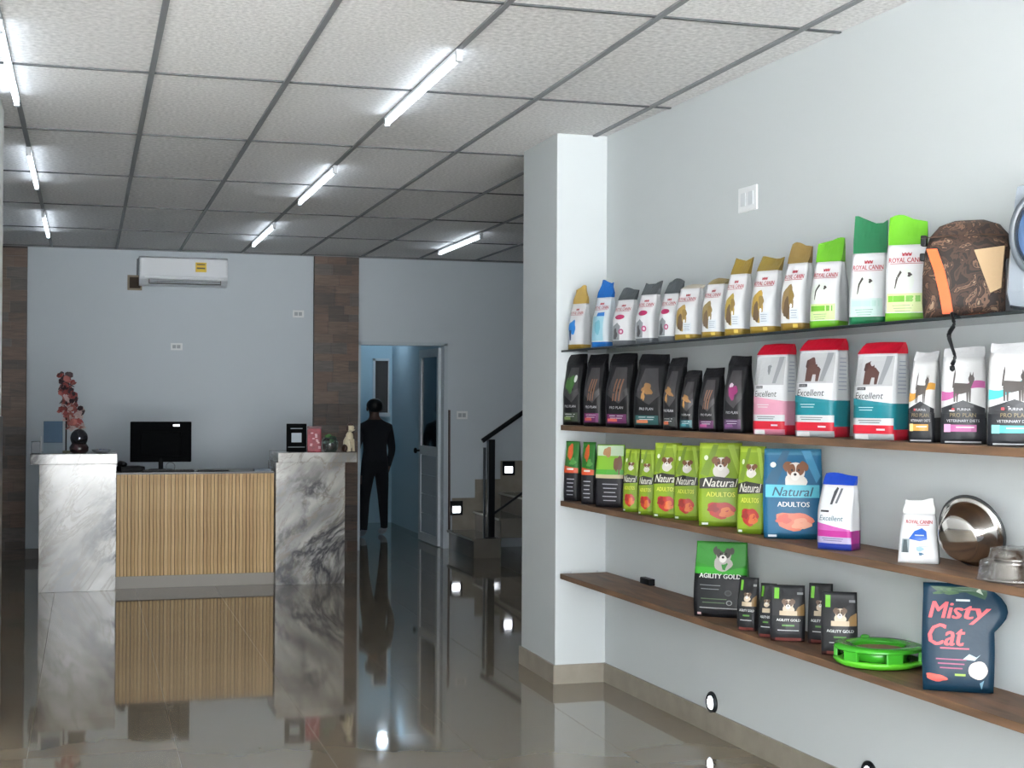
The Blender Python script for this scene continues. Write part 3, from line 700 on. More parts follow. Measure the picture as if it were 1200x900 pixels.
class Print:
    """Flat print laid on a bag's front film, a hair above it."""
    def __init__(s, bag): s.b = bag; s.V = []; s.Fc = []; s.mi = []; s.mats = []; s.k = getattr(bag, 'k', 0)
    def _put(s, pts, faces, h):
        m = ink(h)
        if m not in s.mats: s.mats.append(m)
        o = len(s.V); s.k += 1; s.b.k = s.k; off = .0012+.00016*s.k
        for u, v in pts:
            p = s.b.F(max(-.985, min(.985, u)), max(.004, min(.996, v))); s.V.append((p.x, p.y-off, p.z))
        for f in faces: s.Fc.append(tuple(o+i for i in f)); s.mi.append(s.mats.index(m))
    def rect(s, u0, u1, v0, v1, h, n=6):
        pts = [(u0+(u1-u0)*i/n, v0+(v1-v0)*j/n) for j in range(n+1) for i in range(n+1)]
        s._put(pts, [(j*(n+1)+i, j*(n+1)+i+1, (j+1)*(n+1)+i+1, (j+1)*(n+1)+i) for j in range(n) for i in range(n)], h); return s
    def ell(s, cu, cv, ru, rv, h, wob=0, seg=20, rot=0):
        pts = [(cu, cv)]; nr = 3
        for r in range(1, nr+1):
            for k in range(seg):
                a = 2*math.pi*k/seg; q = r/nr*(1+wob*math.sin(3*a+cu*9)+wob*.7*math.sin(5*a+2))
                x, y = math.cos(a)*q*ru*s.b.w/2, math.sin(a)*q*rv*s.b.h
                x, y = x*math.cos(rot)-y*math.sin(rot), x*math.sin(rot)+y*math.cos(rot)
                pts.append((cu+x/(s.b.w/2), cv+y/s.b.h))
        fc = [(0, 1+k, 1+(k+1) % seg) for k in range(seg)]
        for r in range(nr-1):
            for k in range(seg): a = 1+r*seg; fc.append((a+k, a+seg+k, a+seg+(k+1) % seg, a+(k+1) % seg))
        s._put(pts, fc, h); return s
    def poly(s, P, h):
        bm = BM(); bm.faces.new([bm.verts.new((u, v, 0)) for u, v in P]); bmesh.ops.triangulate(bm, faces=bm.faces)
        for _ in range(2): bmesh.ops.subdivide_edges(bm, edges=list(bm.edges), cuts=1, use_grid_fill=True)
        bmesh.ops.triangulate(bm, faces=bm.faces); bm.verts.index_update()
        s._put([(v.co.x, v.co.y) for v in bm.verts], [tuple(v.index for v in f.verts) for f in bm.faces], h); bm.free(); return s
    def band(s, top, bot, h, n=10):
        """band between two curves of u"""
        pts = []; m = 3
        for j in range(m+1):
            for i in range(n+1):
                u = -.98+1.96*i/n; pts.append((u, bot(u)+(top(u)-bot(u))*j/m))
        s._put(pts, [(j*(n+1)+i, j*(n+1)+i+1, (j+1)*(n+1)+i+1, (j+1)*(n+1)+i) for j in range(m) for i in range(n)], h); return s
    def text(s, st, cu, cv, hv, h, maxw=1.7, shear=0, rot=0, bold=0):
        V, Fc = text_mesh(st, shear); hh = V[:, 1].max(); ww = V[:, 0].max()
        sc = hv*s.b.h/hh; sx = min(sc, maxw*s.b.w/2/ww)
        X = (V[:, 0]-ww/2)*sx; Y = (V[:, 1]-hh/2)*sc
        c_, s_ = math.cos(rot), math.sin(rot)
        pts = [(cu+(x*c_-y*s_)/(s.b.w/2), cv+(x*s_+y*c_)/s.b.h) for x, y in zip(X, Y)]
        for k in range(1+bold):
            dx = .006*k; s._put([(u+dx*2, v) for u, v in pts], Fc, h)
        return s
    def lines(s, cu, cv, w, n, dv, h, th=.006):
        for i in range(n):
            q = w*(1-.25*((i*37) % 5)/4); s.rect(cu-q, cu+q, cv-i*dv, cv-i*dv+th, h, 3)
        return s
    def dog(s, cu, cv, r, ear='7a4a2c', coat='e8e2da', muz='f4f0ea'):
        ru, rv = r, r*s.b.w/2/s.b.h
        s.ell(cu, cv-rv*.9, ru*1.05, rv*.8, coat, .05)
        for q in (-1, 1): s.ell(cu+q*ru*.78, cv+rv*.55, ru*.42, rv*.5, ear, .06, rot=q*.5)
        s.ell(cu, cv, ru*.85, rv*.95, coat, .03)
        s.ell(cu-ru*.42, cv+rv*.25, ru*.4, rv*.55, ear, .04); s.ell(cu+ru*.42, cv+rv*.25, ru*.4, rv*.55, ear, .04)
        s.ell(cu-ru*.05, cv-rv*.35, ru*.42, rv*.42, muz, .03)
        s.ell(cu-ru*.05, cv-rv*.2, ru*.15, rv*.13, '1b1414'); s.ell(cu-ru*.35, cv+rv*.2, ru*.1, rv*.11, '1b1414'); s.ell(cu+ru*.3, cv+rv*.2, ru*.1, rv*.11, '1b1414')
        return s
    def done(s, parent, name):
        if not s.V: return
        me = bpy.data.meshes.new(name); me.from_pydata(s.V, [], s.Fc)
        for m in s.mats: me.materials.append(m)
        me.polygons.foreach_set('material_index', s.mi); me.update()
        o = new_obj(name, me, [], parent)
        o['kind'] = 'stuff'     # many tiny patches of ink
        return o

def solve(shelf_i, u0, u1, phi, d, back=0, zfrac=.1):
    """where on the shelf (along-wall s, offset o) and how wide a bag stands whose sides show at columns u0..u1"""
    N = math.cos(phi)*(-WN)+math.sin(phi)*(-WT); ex = np.array([-N[1], N[0], 0]); ex = -ex if ex@WT > 0 else ex
    z = SH_TOP[shelf_i]+zfrac
    def ext(s, w):
        o = SH_D-.012-back-(abs(w)*math.sin(phi)+d*math.cos(phi))/2
        c = np.array(wall_pt(s, o, z)); us = [proj(c+ex*w/2*i+N*d/2*j)[0] for i in (-1, 1) for j in (-1, 1)]
        return min(us), max(us), o
    s, _ = on_wall((u0+u1)/2, 450, .15); w = .18
    for _ in range(40):
        a, b, o = ext(s, w); ea, eb = a-u0, b-u1
        if abs(ea)+abs(eb) < .01: break
        h = 1e-4; a1, b1, _o = ext(s+h, w); a2, b2, _o = ext(s, w+h)
        J = np.array([[(a1-a)/h, (a2-a)/h], [(b1-b)/h, (b2-b)/h]]); ds, dw = np.linalg.solve(J, [-ea, -eb])
        s += max(-.3, min(.3, ds)); w = max(.05, w+max(-.06, min(.06, dw)))
    a, b, o = ext(s, w)
    return s, o, w, math.atan2(N[0], -N[1])

def place(name, label, cat, group, si, u0, u1, ytop, phi, d, back=0, kind='brick', ff=0, **kw):
    s, o, w, rz = solve(si, u0, u1, math.radians(phi), d, back)
    P = wall_pt(s, o, SH_TOP[si]+.0008)
    # height: the top of the bag shows at row ytop
    z0, z1 = P.z, P.z+1.2
    for _ in range(40):
        zm = (z0+z1)/2
        if proj((P.x, P.y, zm))[1] > ytop: z0 = zm
        else: z1 = zm
    H = z0-P.z
    t = thing(name, label, cat, P, rz, group)
    b = Bag(w, d, H*(1-ff), kind, seed=(u0*7.3) % 6.28, **kw); b.H = H
    print('BAG', si, u0, 'w %.3f d %.3f H %.3f o %.3f' % (w, d, H, o))
    return t, b

# ---- top shelf: white bags with coloured folded tops
G1 = 'white bags with coloured tops on the top shelf'
def rc(u0, u1, yt, top, bot, label, phi=25, d=.07, ff=.2, patch=None, body='e9eaec', back=0, style='photo', tint=None, lean=.03, fl={}):
    t, b = place('kibble_bag', label, 'kibble bag', G1, 0, u0, u1, yt, phi, d, back, 'brick', ff, lean=.012)
    b.build([(.11, bot), (1, body)], [(.11, bot), (1, body)], t)
    b.flap(b.H*ff, top, t, lean=lean, **fl)
    p = Print(b)
    if style == 'photo':
        p.ell(-.22, .42, .55, .25, patch, .08); p.ell(-.3, .33, .28, .16, '5f4a33', .12); p.ell(.1, .5, .22, .1, '8a713c', .15)
        p.rect(.02, .72, .16, .33, 'dfe6ec'); p.ell(.12, .36, .1, .035, 'f2f2f2')
        p.rect(.25, .62, .04, .095, 'd9b94e', 3)
    elif style == 'pink':
        p.poly([(-.8, .12), (-.8, .42), (-.3, .5), (.1, .42), (0, .12)], '8d9296'); p.ell(-.45, .25, .2, .12, '4a4a4e', .2)
        p.ell(-.1, .62, .55, .055, 'b3265e'); p.ell(.2, .3, .26, .06, 'b8487a'); p.ell(.2, .3, .12, .03, 'e8d5de')
    elif style == 'blue':
        p.ell(-.2, .48, .5, .15, '1f7fd0', .12); p.poly([(-.6, .2), (-.6, .42), (-.25, .42), (-.35, .2)], '2a3f63')
    elif style == 'lblue':
        p.rect(-.85, .6, .13, .62, 'a9d7e8'); p.ell(-.1, .4, .4, .14, '7fc3d6', .1); p.poly([(-.3, .62), (.6, .62), (.55, .7), (-.2, .69)], '2676c4')
    elif style == 'vet':
        p.rect(-.9, .85, .12, .36, tint); p.rect(-.85, .7, .25, .33, bot if tint != 'c9e3dd' else 'b9ddd4'); p.lines(-.15, .2, .5, 3, .035, '6f8f77', .008)
        p.ell(-.2, .52, .62, .16, 'e6ece4', .05)
        p.poly([(-.55, .42), (-.5, .42), (-.38, .55), (-.2, .63), (-.28, .66), (-.48, .56)], '3a3330'); p.ell(.18, .6, .1, .03, '3a3330', .2)
    p.done(t, 'printed_design')
    q = Print(b)
    q.text('ROYAL CANIN', -.02, .795, .065, 'b02a38', 1.7, bold=1)
    for k in (-.16, 0, .16): q.poly([(k-.06, .85), (k+.06, .85), (k+.09, .9), (k, .88), (k-.09, .9)], 'b3404c')
    q.rect(-.8, .8, .745, .752, 'b02a38', 4)
    if style == 'photo': q.lines(.38, .29, .26, 4, .035, '7f8ea0', .008)
    q.done(t, 'lettering'); return t, b
rc(665, 693, 337, 'b79a55', 'a58634', 'slim white bag with gold crumpled top and blue patch, by the pillar', style='blue', d=.075, ff=.26, fl=dict(wide=.7, skew=.05), lean=.0)
rc(693, 723, 330, '1b64b4', '1b6fc0', 'white and pale blue bag with bright blue crumpled top', style='lblue', d=.075, ff=.24, fl=dict(wide=.75, skew=.1), lean=.01, body='dfe8ee')
rc(717, 750, 338, '565b5f', '6a6f73', 'white bag with grey top, the leftmost of the three with pink ovals', style='pink', d=.08, ff=.2)
rc(744, 777, 331, '565b5f', '6a6f73', 'white bag with grey top, the middle one of three with pink ovals', style='pink', d=.08, ff=.2)
rc(771, 803, 328, '4d5256', '6a6f73', 'white bag with grey top, the rightmost of the three with pink ovals', style='pink', d=.08, ff=.22)
rc(790, 828, 333, 'c9c2b2', '9c8134', 'short white bag with gold photo, lowest of the gold-printed bags', style='photo', patch='a5894a', d=.085, ff=.08)
rc(821, 857, 326, '9b8a5c', '9c8134', 'white bag with narrow gold photo, right of the shortest gold bag', style='photo', patch='8c7b50', d=.085, ff=.1)
rc(848, 884, 303, '917a36', '9c8134', 'tall white and gold bag half hidden behind a wider gold-topped one', style='photo', patch='a8913f', d=.085, ff=.2)
rc(878, 921, 301, '8f7a3a', '9c8134', 'wide white and gold bag with round gold dog photo', style='photo', patch='b1903a', d=.09, ff=.18)
rc(914, 956, 286, '86703f', '8a6f2e', 'tall white bag with brown folded top and brown dog photo', style='photo', patch='8b734a', d=.09, ff=.22, lean=.02)
rc(948, 995, 282, '62a826', '69ae2a', 'white bag with lime green top folded down its side', style='vet', tint='cfe6a0', d=.10, ff=.24, phi=32, lean=.01)
rc(995, 1043, 257, '1d6e45', '1d7047', 'tall white bag with dark green top', style='vet', tint='c9e3dd', d=.08, ff=.32, phi=45, lean=.02)
rc(1037, 1090, 255, '66b023', '6db22c', 'tall white bag with bright lime green top beside the camouflage backpack', style='vet', tint='dbe9a4', d=.08, ff=.26, phi=48, lean=.015)

# ---- second shelf
G2 = 'black bags on the second shelf'
def black(u0, u1, yt, acc, pic, label, phi=30, d=.09, back=0, top='1a1a1d', wide=None):
    t, b = place('kibble_bag', label, 'kibble bag', G2, 1, u0, u1, yt, phi, d, back, 'brick', .12, lean=.01, taper=.0, shrink=.02)
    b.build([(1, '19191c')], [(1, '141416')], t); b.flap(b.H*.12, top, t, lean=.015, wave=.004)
    p = Print(b); p.poly([(-.85, .5), (-.4, .92), (.5, .92), (.85, .5), (.2, .36)], '39373a')
    if pic == 'dog': p.ell(0, .6, .3, .1, '9a7142', .2, rot=.9); p.ell(-.25, .5, .14, .07, 'b98a4e', .2)
    elif pic == 'legs':
        for k in (-.3, -.05, .2): p.poly([(k-.05, .4), (k+.05, .4), (k+.28, .74), (k+.16, .74)], '8a6148')
    elif pic == 'green': p.ell(-.1, .66, .5, .14, '3e6b2f', .15); p.ell(.4, .74, .15, .06, 'd8ddd8')
    elif pic == 'pink': p.ell(.0, .6, .42, .1, '8b2b66', .2); p.ell(-.2, .7, .2, .03, 'c9b7c4', .1, rot=.6)
    p.rect(-.8, .8, .06, .2, acc[0]); p.rect(-.7, .1, .085, .13, acc[1])
    p.done(t, 'printed_design')
    q = Print(b); q.text('PRO PLAN', 0, .3, .04, 'c8c8cc', 1.2); q.lines(0, .17, .55, 2, .035, 'd9d9dd', .008); q.done(t, 'lettering')
black(659, 691, 415, ('2b3a26', '8aa05c'), 'green', 'black bag with green print beside the pillar on the second shelf', back=.0)
black(683, 716, 415, ('6d2460', 'd2604e'), 'legs', 'black bag with magenta base stripe, second from the pillar')
black(709, 750, 414, ('6d2460', 'd2604e'), 'legs', 'wider black bag with magenta base stripe, third from the pillar')
black(742, 788, 415, ('1c5a5c', 'd0754a'), 'dog', 'wide black bag with teal base and golden dog picture')
black(776, 809, 419, ('2a3032', 'cf6a44'), 'dog', 'black bag with orange base patch beside the wide teal-based bag', phi=20)
black(796, 826, 434, ('1f5f68', '3f8f99'), 'dog', 'short black bag with teal base stripe')
black(818, 852, 431, ('5b2458', 'b04a86'), 'legs', 'short black bag with purple base stripe')
black(847, 884, 417, ('50305a', '7b4d80'), 'pink', 'tall black bag with magenta picture beside the red-topped bags')
G3 = 'red-topped bags on the second shelf'
def exc(u0, u1, yt, c, label, phi=22, d=.11, puppy=False):
    t, b = place('kibble_bag', label, 'kibble bag', G3, 1, u0, u1, yt, phi, d, 0, 'brick', .12, lean=.008, taper=.0, shrink=.02, coll=.3)
    W = 'e9eaec'
    b.build([(.07, 'b9bfc3' if not puppy else 'd98aa0'), (.17, 'cf1f36'), (.25, 'dfe4e6'), (.42, c), (1, W)], [(.12, 'd0243a'), (.42, c), (1, 'eef0f2')], t)
    b.flap(b.H*.12, 'cb1b33', t, lean=.02, wide=1.0, wave=.003)
    p = Print(b); p.rect(-.92, .92, .62, .97, 'b9bbbd')
    p.poly([(.3, .64), (.5, .64), (.85, .97), (.55, .97)], '8f9295')
    if not puppy:
        p.ell(-.22, .85, .22, .065, '50322d', .1); p.poly([(-.42, .64), (-.42, .82), (.05, .84), (.3, .78), (.26, .64), (.12, .64), (.1, .72), (-.05, .72), (-.08, .64)], '553630'); p.ell(-.4, .84, .09, .05, '462a26', .1)
    else: p.ell(.0, .82, .12, .06, '7a7d80', .2)
    p.band(lambda u: .42+.03*(1-u), lambda u: .40, c); p.rect(-.85, -.15, .005, .06, 'e8e8e8', 3)
    p.done(t, 'printed_design')
    q = Print(b); q.rect(-.75, -.25, .575, .61, '3c3c40', 3); q.text('PURINA', -.5, .592, .02, 'dddddd', .45)
    q.text('Excellent', -.12, .51, .075, '34363a', 1.45, shear=.2); q.lines(-.25, .37, .4, 2, .03, 'dfe8ea', .008); q.lines(-.05, .22, .6, 2, .025, '5d6266', .008); q.rect(.3, .7, .11, .13, 'f0f0f0', 2)
    q.done(t, 'lettering')
    # printed text block on the visible side
    sb = BM()
    for k in range(9):
        z = b.h*(.9-.045*k)*1.0; v = z/b.h; f = b.F(1, v); box(sb, f.x+.0005, f.x+.0012, b.mid(v)-b.dep(v)*.5, b.mid(v)+b.dep(v)*.45, z, z+.003)
    obj('side_text', sb, ink('a9b4c8'), t)
exc(882, 935, 403, 'dd9db3', 'white and pink bag with red top, leftmost of the red-topped bags', puppy=True, d=.09)
exc(931, 997, 397, '18808c', 'white and teal bag with red top and brown dog, middle of three')
exc(999, 1067, 401, '18808c', 'white and teal bag with red top and brown dog, rightmost of three')
G4 = 'white and black cat food bags on the second shelf'
def cat(u0, u1, yt, acc, pale, label, phi=45, d=.08, back=0):
    t, b = place('kibble_bag', label, 'kibble bag', G4, 1, u0, u1, yt, phi, d, back, 'brick', .1, lean=.02, taper=.05)
    b.build([(.36, '222429'), (1, 'e3e3e4')], [(.30, '1c1d21'), (1, 'dcdcdd')], t); b.flap(b.H*.1, 'e0e0e1', t, lean=.02)
    p = Print(b); p.poly([(-.98, .34), (.98, .34), (.98, .41), (0, .5), (-.98, .41)], '222429')
    p.band(lambda u: .66+.05*u+.04*math.sin(3*u), lambda u: .58+.07*u+.03*math.sin(3*u+.5), acc)
    g = '57514f'
    p.poly([(-.45, .62), (-.4, .7), (.25, .69), (.3, .6), (-.1, .57), (-.4, .58)], g); p.ell(.36, .745, .14, .045, g); p.poly([(.22, .66), (.3, .74), (.45, .71), (.3, .6)], g)
    p.poly([(.27, .78), (.3, .83), (.36, .78)], g); p.poly([(.38, .78), (.44, .83), (.46, .77)], g)
    for k in (-.42, -.3, .16, .27): p.poly([(k, .48), (k+.07, .48), (k+.09, .63), (k-.02, .63)], g)
    p.poly([(-.5, .64), (-.43, .64), (-.36, .8), (-.38, .86), (-.44, .8)], g)
    p.rect(-.85, .6, .14, .22, acc); p.rect(-.85, -.55, .135, .225, pale, 3); p.rect(-.8, .8, .012, .03, 'b9bbbd', 4)
    p.done(t, 'printed_design')
    q = Print(b); q.rect(-.5, -.38, .385, .41, 'd9434e', 2); q.text('PURINA', .05, .395, .03, 'cfcfd3', .8); q.text('PRO PLAN', 0, .33, .045, '8f7f5a', 1.3); q.text('VETERINARY DIETS', 0, .265, .03, 'd6d6da', 1.5)
    q.lines(.1, .185, .4, 1, .03, 'f0f0f0', .012); q.done(t, 'lettering')
cat(1064, 1103, 412, 'c9933c', 'e8c98a', 'white and black cat food bag with golden swoosh', phi=38, back=.0)
cat(1102, 1157, 407, 'b45a94', 'dca0c4', 'white and black cat food bag with magenta swoosh', phi=50)
cat(1157, 1222, 401, '4cc3c4', '7fd6d6', 'white and black cat food bag with turquoise swoosh at the frame edge', phi=50)

# ---- third shelf
G5 = 'green pouches on the third shelf'
def chow(u0, u1, yt, label, orange, phi=35, d=.06):
    t, b = place('kibble_pouch', label, 'kibble pouch', G5, 2, u0, u1, yt, phi, d, 0, 'pouch')
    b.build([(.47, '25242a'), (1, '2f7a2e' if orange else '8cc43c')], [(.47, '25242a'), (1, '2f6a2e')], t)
    p = Print(b)
    if orange:
        p.ell(-.2, .82, .42, .13, 'd8622a', .12); p.band(lambda u: .57-.02*u, lambda u: .47, 'd9542a'); p.ell(.3, .66, .4, .06, '4c9a3c', .2)
    else:
        p.rect(-.95, .95, .82, .985, 'cfe6c4'); p.ell(-.2, .88, .3, .08, 'b98a5c', .15); p.ell(.6, .68, .3, .14, '7a5238', .12); p.band(lambda u: .60, lambda u: .50, '55b23a'); p.band(lambda u: .52, lambda u: .46, 'd8c9a0')
    p.done(t, 'printed_design')
    q = Print(b); q.lines(.1, .36, .55, 5, .065, 'b8b8c0', .014)
    if orange: q.lines(0, .52, .5, 1, .05, 'f0e6dc', .03)
    q.done(t, 'lettering')
chow(660, 683, 517, 'small black and orange pouch nearest the pillar on the third shelf', True)
chow(680, 702, 518, 'small black and orange pouch, second from the pillar', True)
chow(697, 735, 521, 'green and black pouch with dogs on grass', False, phi=45)
def nat(u0, u1, yt, label, blue=False, phi=50, d=.07, back=0):
    t, b = place('kibble_pouch', label, 'kibble pouch', G5, 2, u0, u1, yt, phi, d, back, 'pouch', lean=.012)
    base, dk_ = ('1d5f84', '16506f') if blue else ('8aa828', '6f8c1c')
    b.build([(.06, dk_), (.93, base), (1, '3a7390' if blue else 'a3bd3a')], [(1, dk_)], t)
    p = Print(b)
    p.poly([(-.95, .62), (-.35, .98), (-.1, .98), (-.55, .6)], dk_); p.poly([(.3, .98), (.62, .98), (.95, .7), (.8, .62)], '2f7fa3' if blue else 'a9c73c')
    p.ell(-.68, .82, .1, .03, 'e6ead8')
    p.dog(.02 if not blue else .1, .74, .36)
    if blue: p.rect(-.92, .9, .46, .6, '58bcd0')
    else: p.poly([(-.95, .45), (-.95, .57), (-.3, .6), (.9, .57), (.95, .47)], '24231c')
    p.ell(.05, .2, .62, .1, 'e0765a' if blue else 'b3271e', .12); p.ell(.3, .17, .32, .06, 'e89a7a' if blue else 'd96a22', .15); p.ell(-.3, .22, .25, .05, 'c95a4a' if blue else '8e1a16', .2)
    p.rect(-.85, -.55, .02, .045, 'dfe8ea', 2)
    p.done(t, 'printed_design')
    q = Print(b); q.text('Natural', 0, .525, .1, 'f2f0e4' if not blue else '10455e', 1.6, shear=.3, bold=1); q.text('ADULTOS', .02, .385, .055, 'ecea5a' if not blue else 'f2f2f2', 1.3, bold=1); q.done(t, 'lettering')
nat(729, 752, 526, 'narrow lime green pouch, first of the lime ones', d=.05, phi=40)
nat(747, 771, 527, 'narrow lime green pouch, second of the lime ones', d=.05, phi=40)
nat(764, 801, 519, 'lime green pouch with dog face, third of the lime ones', d=.06, phi=45)
nat(789, 823, 522, 'lime green pouch half hidden behind the frontmost lime pouch', d=.06, phi=45, back=.04)
nat(818, 871, 519, 'wide lime green pouch with dog face showing in full', phi=58)
nat(863, 900, 523, 'lime green pouch partly covered by the blue pouch', d=.06, phi=42)
nat(894, 964, 526, 'wide blue pouch with dog face and salmon pieces', True, phi=60, d=.08)
t, b = place('kibble_bag', 'white cat food bag with blue top and magenta base', 'kibble bag', None, 2, 957, 1009, 556, 30, .08, 0, 'brick', .14, lean=.008)
b.build([(.1, '2a3fa0'), (.2, 'b9b2cf'), (.3, 'b3308c'), (1, 'e8e9ec')], [(.1, '7a2a78'), (.3, 'a8308a'), (1, 'e8e9ec')], t); b.flap(b.H*.14, '1c45b4', t, lean=.015, wide=1.02)
p = Print(b); p.poly([(-.25, .7), (-.1, .7), (.1, .95), (0, .97), (-.15, .9)], '4a4d52'); p.poly([(.05, .72), (.18, .72), (.35, .95), (.22, .95)], '6a6d72'); p.rect(-.75, -.25, .58, .61, '3a3c40', 3); p.band(lambda u: .37-.05*u, lambda u: .3, 'c25aa8'); p.done(t, 'printed_design')
q = Print(b); q.text('Excellent', -.1, .49, .08, '3d6f7c', 1.4, shear=.2); q.lines(0, .17, .6, 2, .03, '5a5a80', .01); q.done(t, 'lettering')
t, b = place('kibble_bag', 'small white bag with blue rounded patch standing alone', 'kibble bag', None, 2, 1052, 1102, 586, 50, .07, .02, 'brick', .22, lean=.012, taper=.18)
b.build([(1, 'e9eaec')], [(1, 'e2e3e5')], t); b.flap(b.H*.22, 'd4d6d4', t, lean=.0, wide=.88)
p = Print(b); p.poly([(-.5, .5), (-.2, .66), (.2, .72), (.45, .66), (.5, .5), (.1, .46)], '1f5bb8'); p.rect(-.85, -.45, .22, .5, '8d9aa0'); p.poly([(-.8, .22), (-.5, .22), (-.6, .48), (-.78, .48)], '3c4a50'); p.ell(.1, .3, .2, .05, '9fc3e0', .1); p.ell(.15, .2, .12, .03, '3f6f8f', .2); p.done(t, 'printed_design')
q = Print(b); q.text('ROYAL CANIN', .02, .84, .07, 'c02a32', 1.5, bold=1); q.rect(-.1, .6, .775, .785, 'c02a32', 3); q.lines(.08, .57, .25, 1, .05, 'e8eef6', .02); q.lines(.3, .4, .3, 2, .05, '9aa4ac', .008); q.done(t, 'lettering')
for k in (-.12, .02, .16): pass

# ---- lowest shelf
t, b = place('kibble_bag', 'large green and black dog food bag on the lowest shelf', 'kibble bag', None, 3, 812, 879, 635, 50, .10, 0, 'pouch', lean=.01)
b.build([(.57, '1b1c20'), (.66, '3fae34'), (1, '37922f')], [(.5, '1b1c20'), (1, '2d7a2a')], t)
p = Print(b); p.poly([(-.95, .72), (-.95, .98), (.95, .98), (.95, .7), (.3, .62)], '2f8a2c'); p.dog(.1, .82, .34, '4a4744', 'b9b4ae'); p.ell(.35, .33, .14, .04, '3b3f42'); p.ell(.35, .33, .09, .026, '1b1c20'); p.ell(.4, .2, .12, .035, '8a8f90'); p.ell(.4, .2, .08, .024, '1b1c20'); p.done(t, 'printed_design')
q = Print(b); q.text('AGILITY GOLD', 0, .55, .06, 'f2f4f0', 1.75, bold=1); q.lines(-.35, .42, .4, 2, .05, '7d8486', .01); q.lines(-.2, .24, .5, 2, .05, '55704e', .012); q.lines(0, .12, .75, 1, .05, 'a9acac', .012); q.rect(-.85, -.7, .03, .06, 'd0b0b0', 2); q.done(t, 'lettering')
G6 = 'small black dog food pouches on the lowest shelf'
def agi(u0, u1, yt, label, phi=50, d=.055, back=0):
    t, b = place('kibble_pouch', label, 'kibble pouch', G6, 3, u0, u1, yt, phi, d, back, 'pouch', lean=.012)
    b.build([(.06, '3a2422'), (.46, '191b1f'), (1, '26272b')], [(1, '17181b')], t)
    p = Print(b); p.poly([(.3, .47), (.95, .47), (.95, .68), (.6, .62)], '8a6a3c'); p.dog(.05, .66, .32, '6a5240', 'd8c6ae'); p.rect(-.45, .55, .47, .55, 'cdb89c'); p.rect(-.78, -.5, .76, .95, '6dbb2c'); p.rect(.55, .9, .84, .88, '8c8f92', 3)
    p.rect(-.7, .8, .02, .07, '7a3a34'); p.done(t, 'printed_design')
    q = Print(b); q.text('AGILITY GOLD', .05, .39, .045, 'e6e8e6', 1.5, bold=1); q.lines(.05, .28, .35, 1, .05, '4f8a34', .03); q.lines(.05, .2, .6, 1, .04, 'c9cccc', .014); q.done(t, 'lettering')
agi(863, 891, 677, 'small black pouch with dog photo, right against the large green bag', phi=42)
agi(888, 912, 684, 'small black pouch mostly hidden behind the frontmost small pouch', phi=42)
agi(902, 944, 686, 'small black pouch with dog photo, frontmost of the five', phi=58)
agi(946, 977, 684, 'small black pouch in the back, between the two rightmost neighbours', phi=50, back=.115)
agi(962, 1005, 694, 'small black pouch with dog photo, rightmost beside the green ring', phi=58, back=.03)

# cat scratcher ring toy
s_, z_ = on_wall(1022, 780, .15)
P = wall_pt(s_-.03, .142, SH_TOP[3]+.0008)
ty_ = thing('cat_scratcher_toy', 'round lime green ring track toy with brown scratching centre', 'cat toy', P)
M_gr = mat('lime_plastic', '389a24', .25, spec=.5); M_gr2 = mat('lime_plastic_bright', '55b428', .22)
obj('base_ring', lathe(BM(), [(.095, 0), (.132, 0), (.158, .012), (.163, .022), (.160, .028), (.13, .026), (.10, .024), (.095, .02)], 48, closed=True), M_gr2, ty_, smooth=True)
obj('top_ring', lathe(BM(), [(.092, .066), (.10, .074), (.135, .078), (.156, .073), (.162, .064), (.158, .06), (.13, .064), (.10, .062)], 48, closed=True), M_gr, ty_, smooth=True)
obj('inner_wall', lathe(BM(), [(.094, .02), (.104, .024), (.106, .064), (.094, .068)], 48, closed=True), M_gr, ty_, smooth=True)
for k in range(6):
    a = k*math.pi/3+.35; m_ = Matrix.Rotation(a, 4, 'Z'); bm = box(BM(), .143, .157, -.03, .03, .024, .064, bev=.003); bm.transform(m_); obj('track_post', bm, M_gr, ty_)
obj('scratch_pad', lathe(BM(), [(.0905, .012), (.0905, .058), (.0, .060)], 40), mat('cardboard', '8a6a4c', .9, bump=.8, bscale=180), ty_, smooth=False)
obj('track_ball', blob(BM(), (-.115, -.03, .043), .016, 2), mat('ball_green', '2c8a1e', .3), ty_, smooth=True)
obj('knob', blob(BM(), (.02, .13, .08), (.018, .014, .008), 2), M_gr, ty_, smooth=True)

# cat litter bag
t, b = place('cat_litter_bag', 'dark teal cat litter bag with coral hand lettering on the lowest shelf', 'litter bag', None, 3, 1080, 1166, 684, 56, .075, 0, 'pouch', lean=.01, flare=.045)
b.build([(1, '0d3247')], [(.5, '2a6484'), (1, '0d3247')], t)
p = Print(b); p.poly([(-.8, .97), (-.5, .9), (.2, .92), (.6, .86), (.9, .97)], '2c5236'); p.ell(-.35, .92, .3, .03, '43683c', .3); p.poly([(.5, .93), (.66, .97), (.62, .9)], 'b9c6b4')
p.ell(.55, .21, .27, .085, 'e4d8d0', .03); p.ell(.55, .21, .2, .06, 'efe6de', .06); p.rect(-.1, .2, .155, .175, '9fc04a', 3); p.ell(-.62, .13, .3, .035, 'd8584e', .1, rot=-.12)
p.poly([(.12, .31), (.3, .36), (.5, .33), (.62, .36), (.45, .3)], 'b9d4dc'); p.poly([(.6, .09), (.72, .12), (.66, .03)], '7fa9bc'); p.done(t, 'printed_design')
q = Print(b); q.text('Misty', -.10, .73, .2, 'e0525c', 1.72, shear=.25, rot=-.0, bold=3); q.text('Cat', -.34, .53, .2, 'e0525c', 1.0, shear=.25, bold=3)
q.lines(-.1, .4, .4, 1, .03, 'c2506a', .014); q.lines(-.2, .3, .42, 3, .04, 'a34a72', .012); q.lines(.1, .84, .16, 1, .03, 'e6ecec', .018); q.done(t, 'lettering')

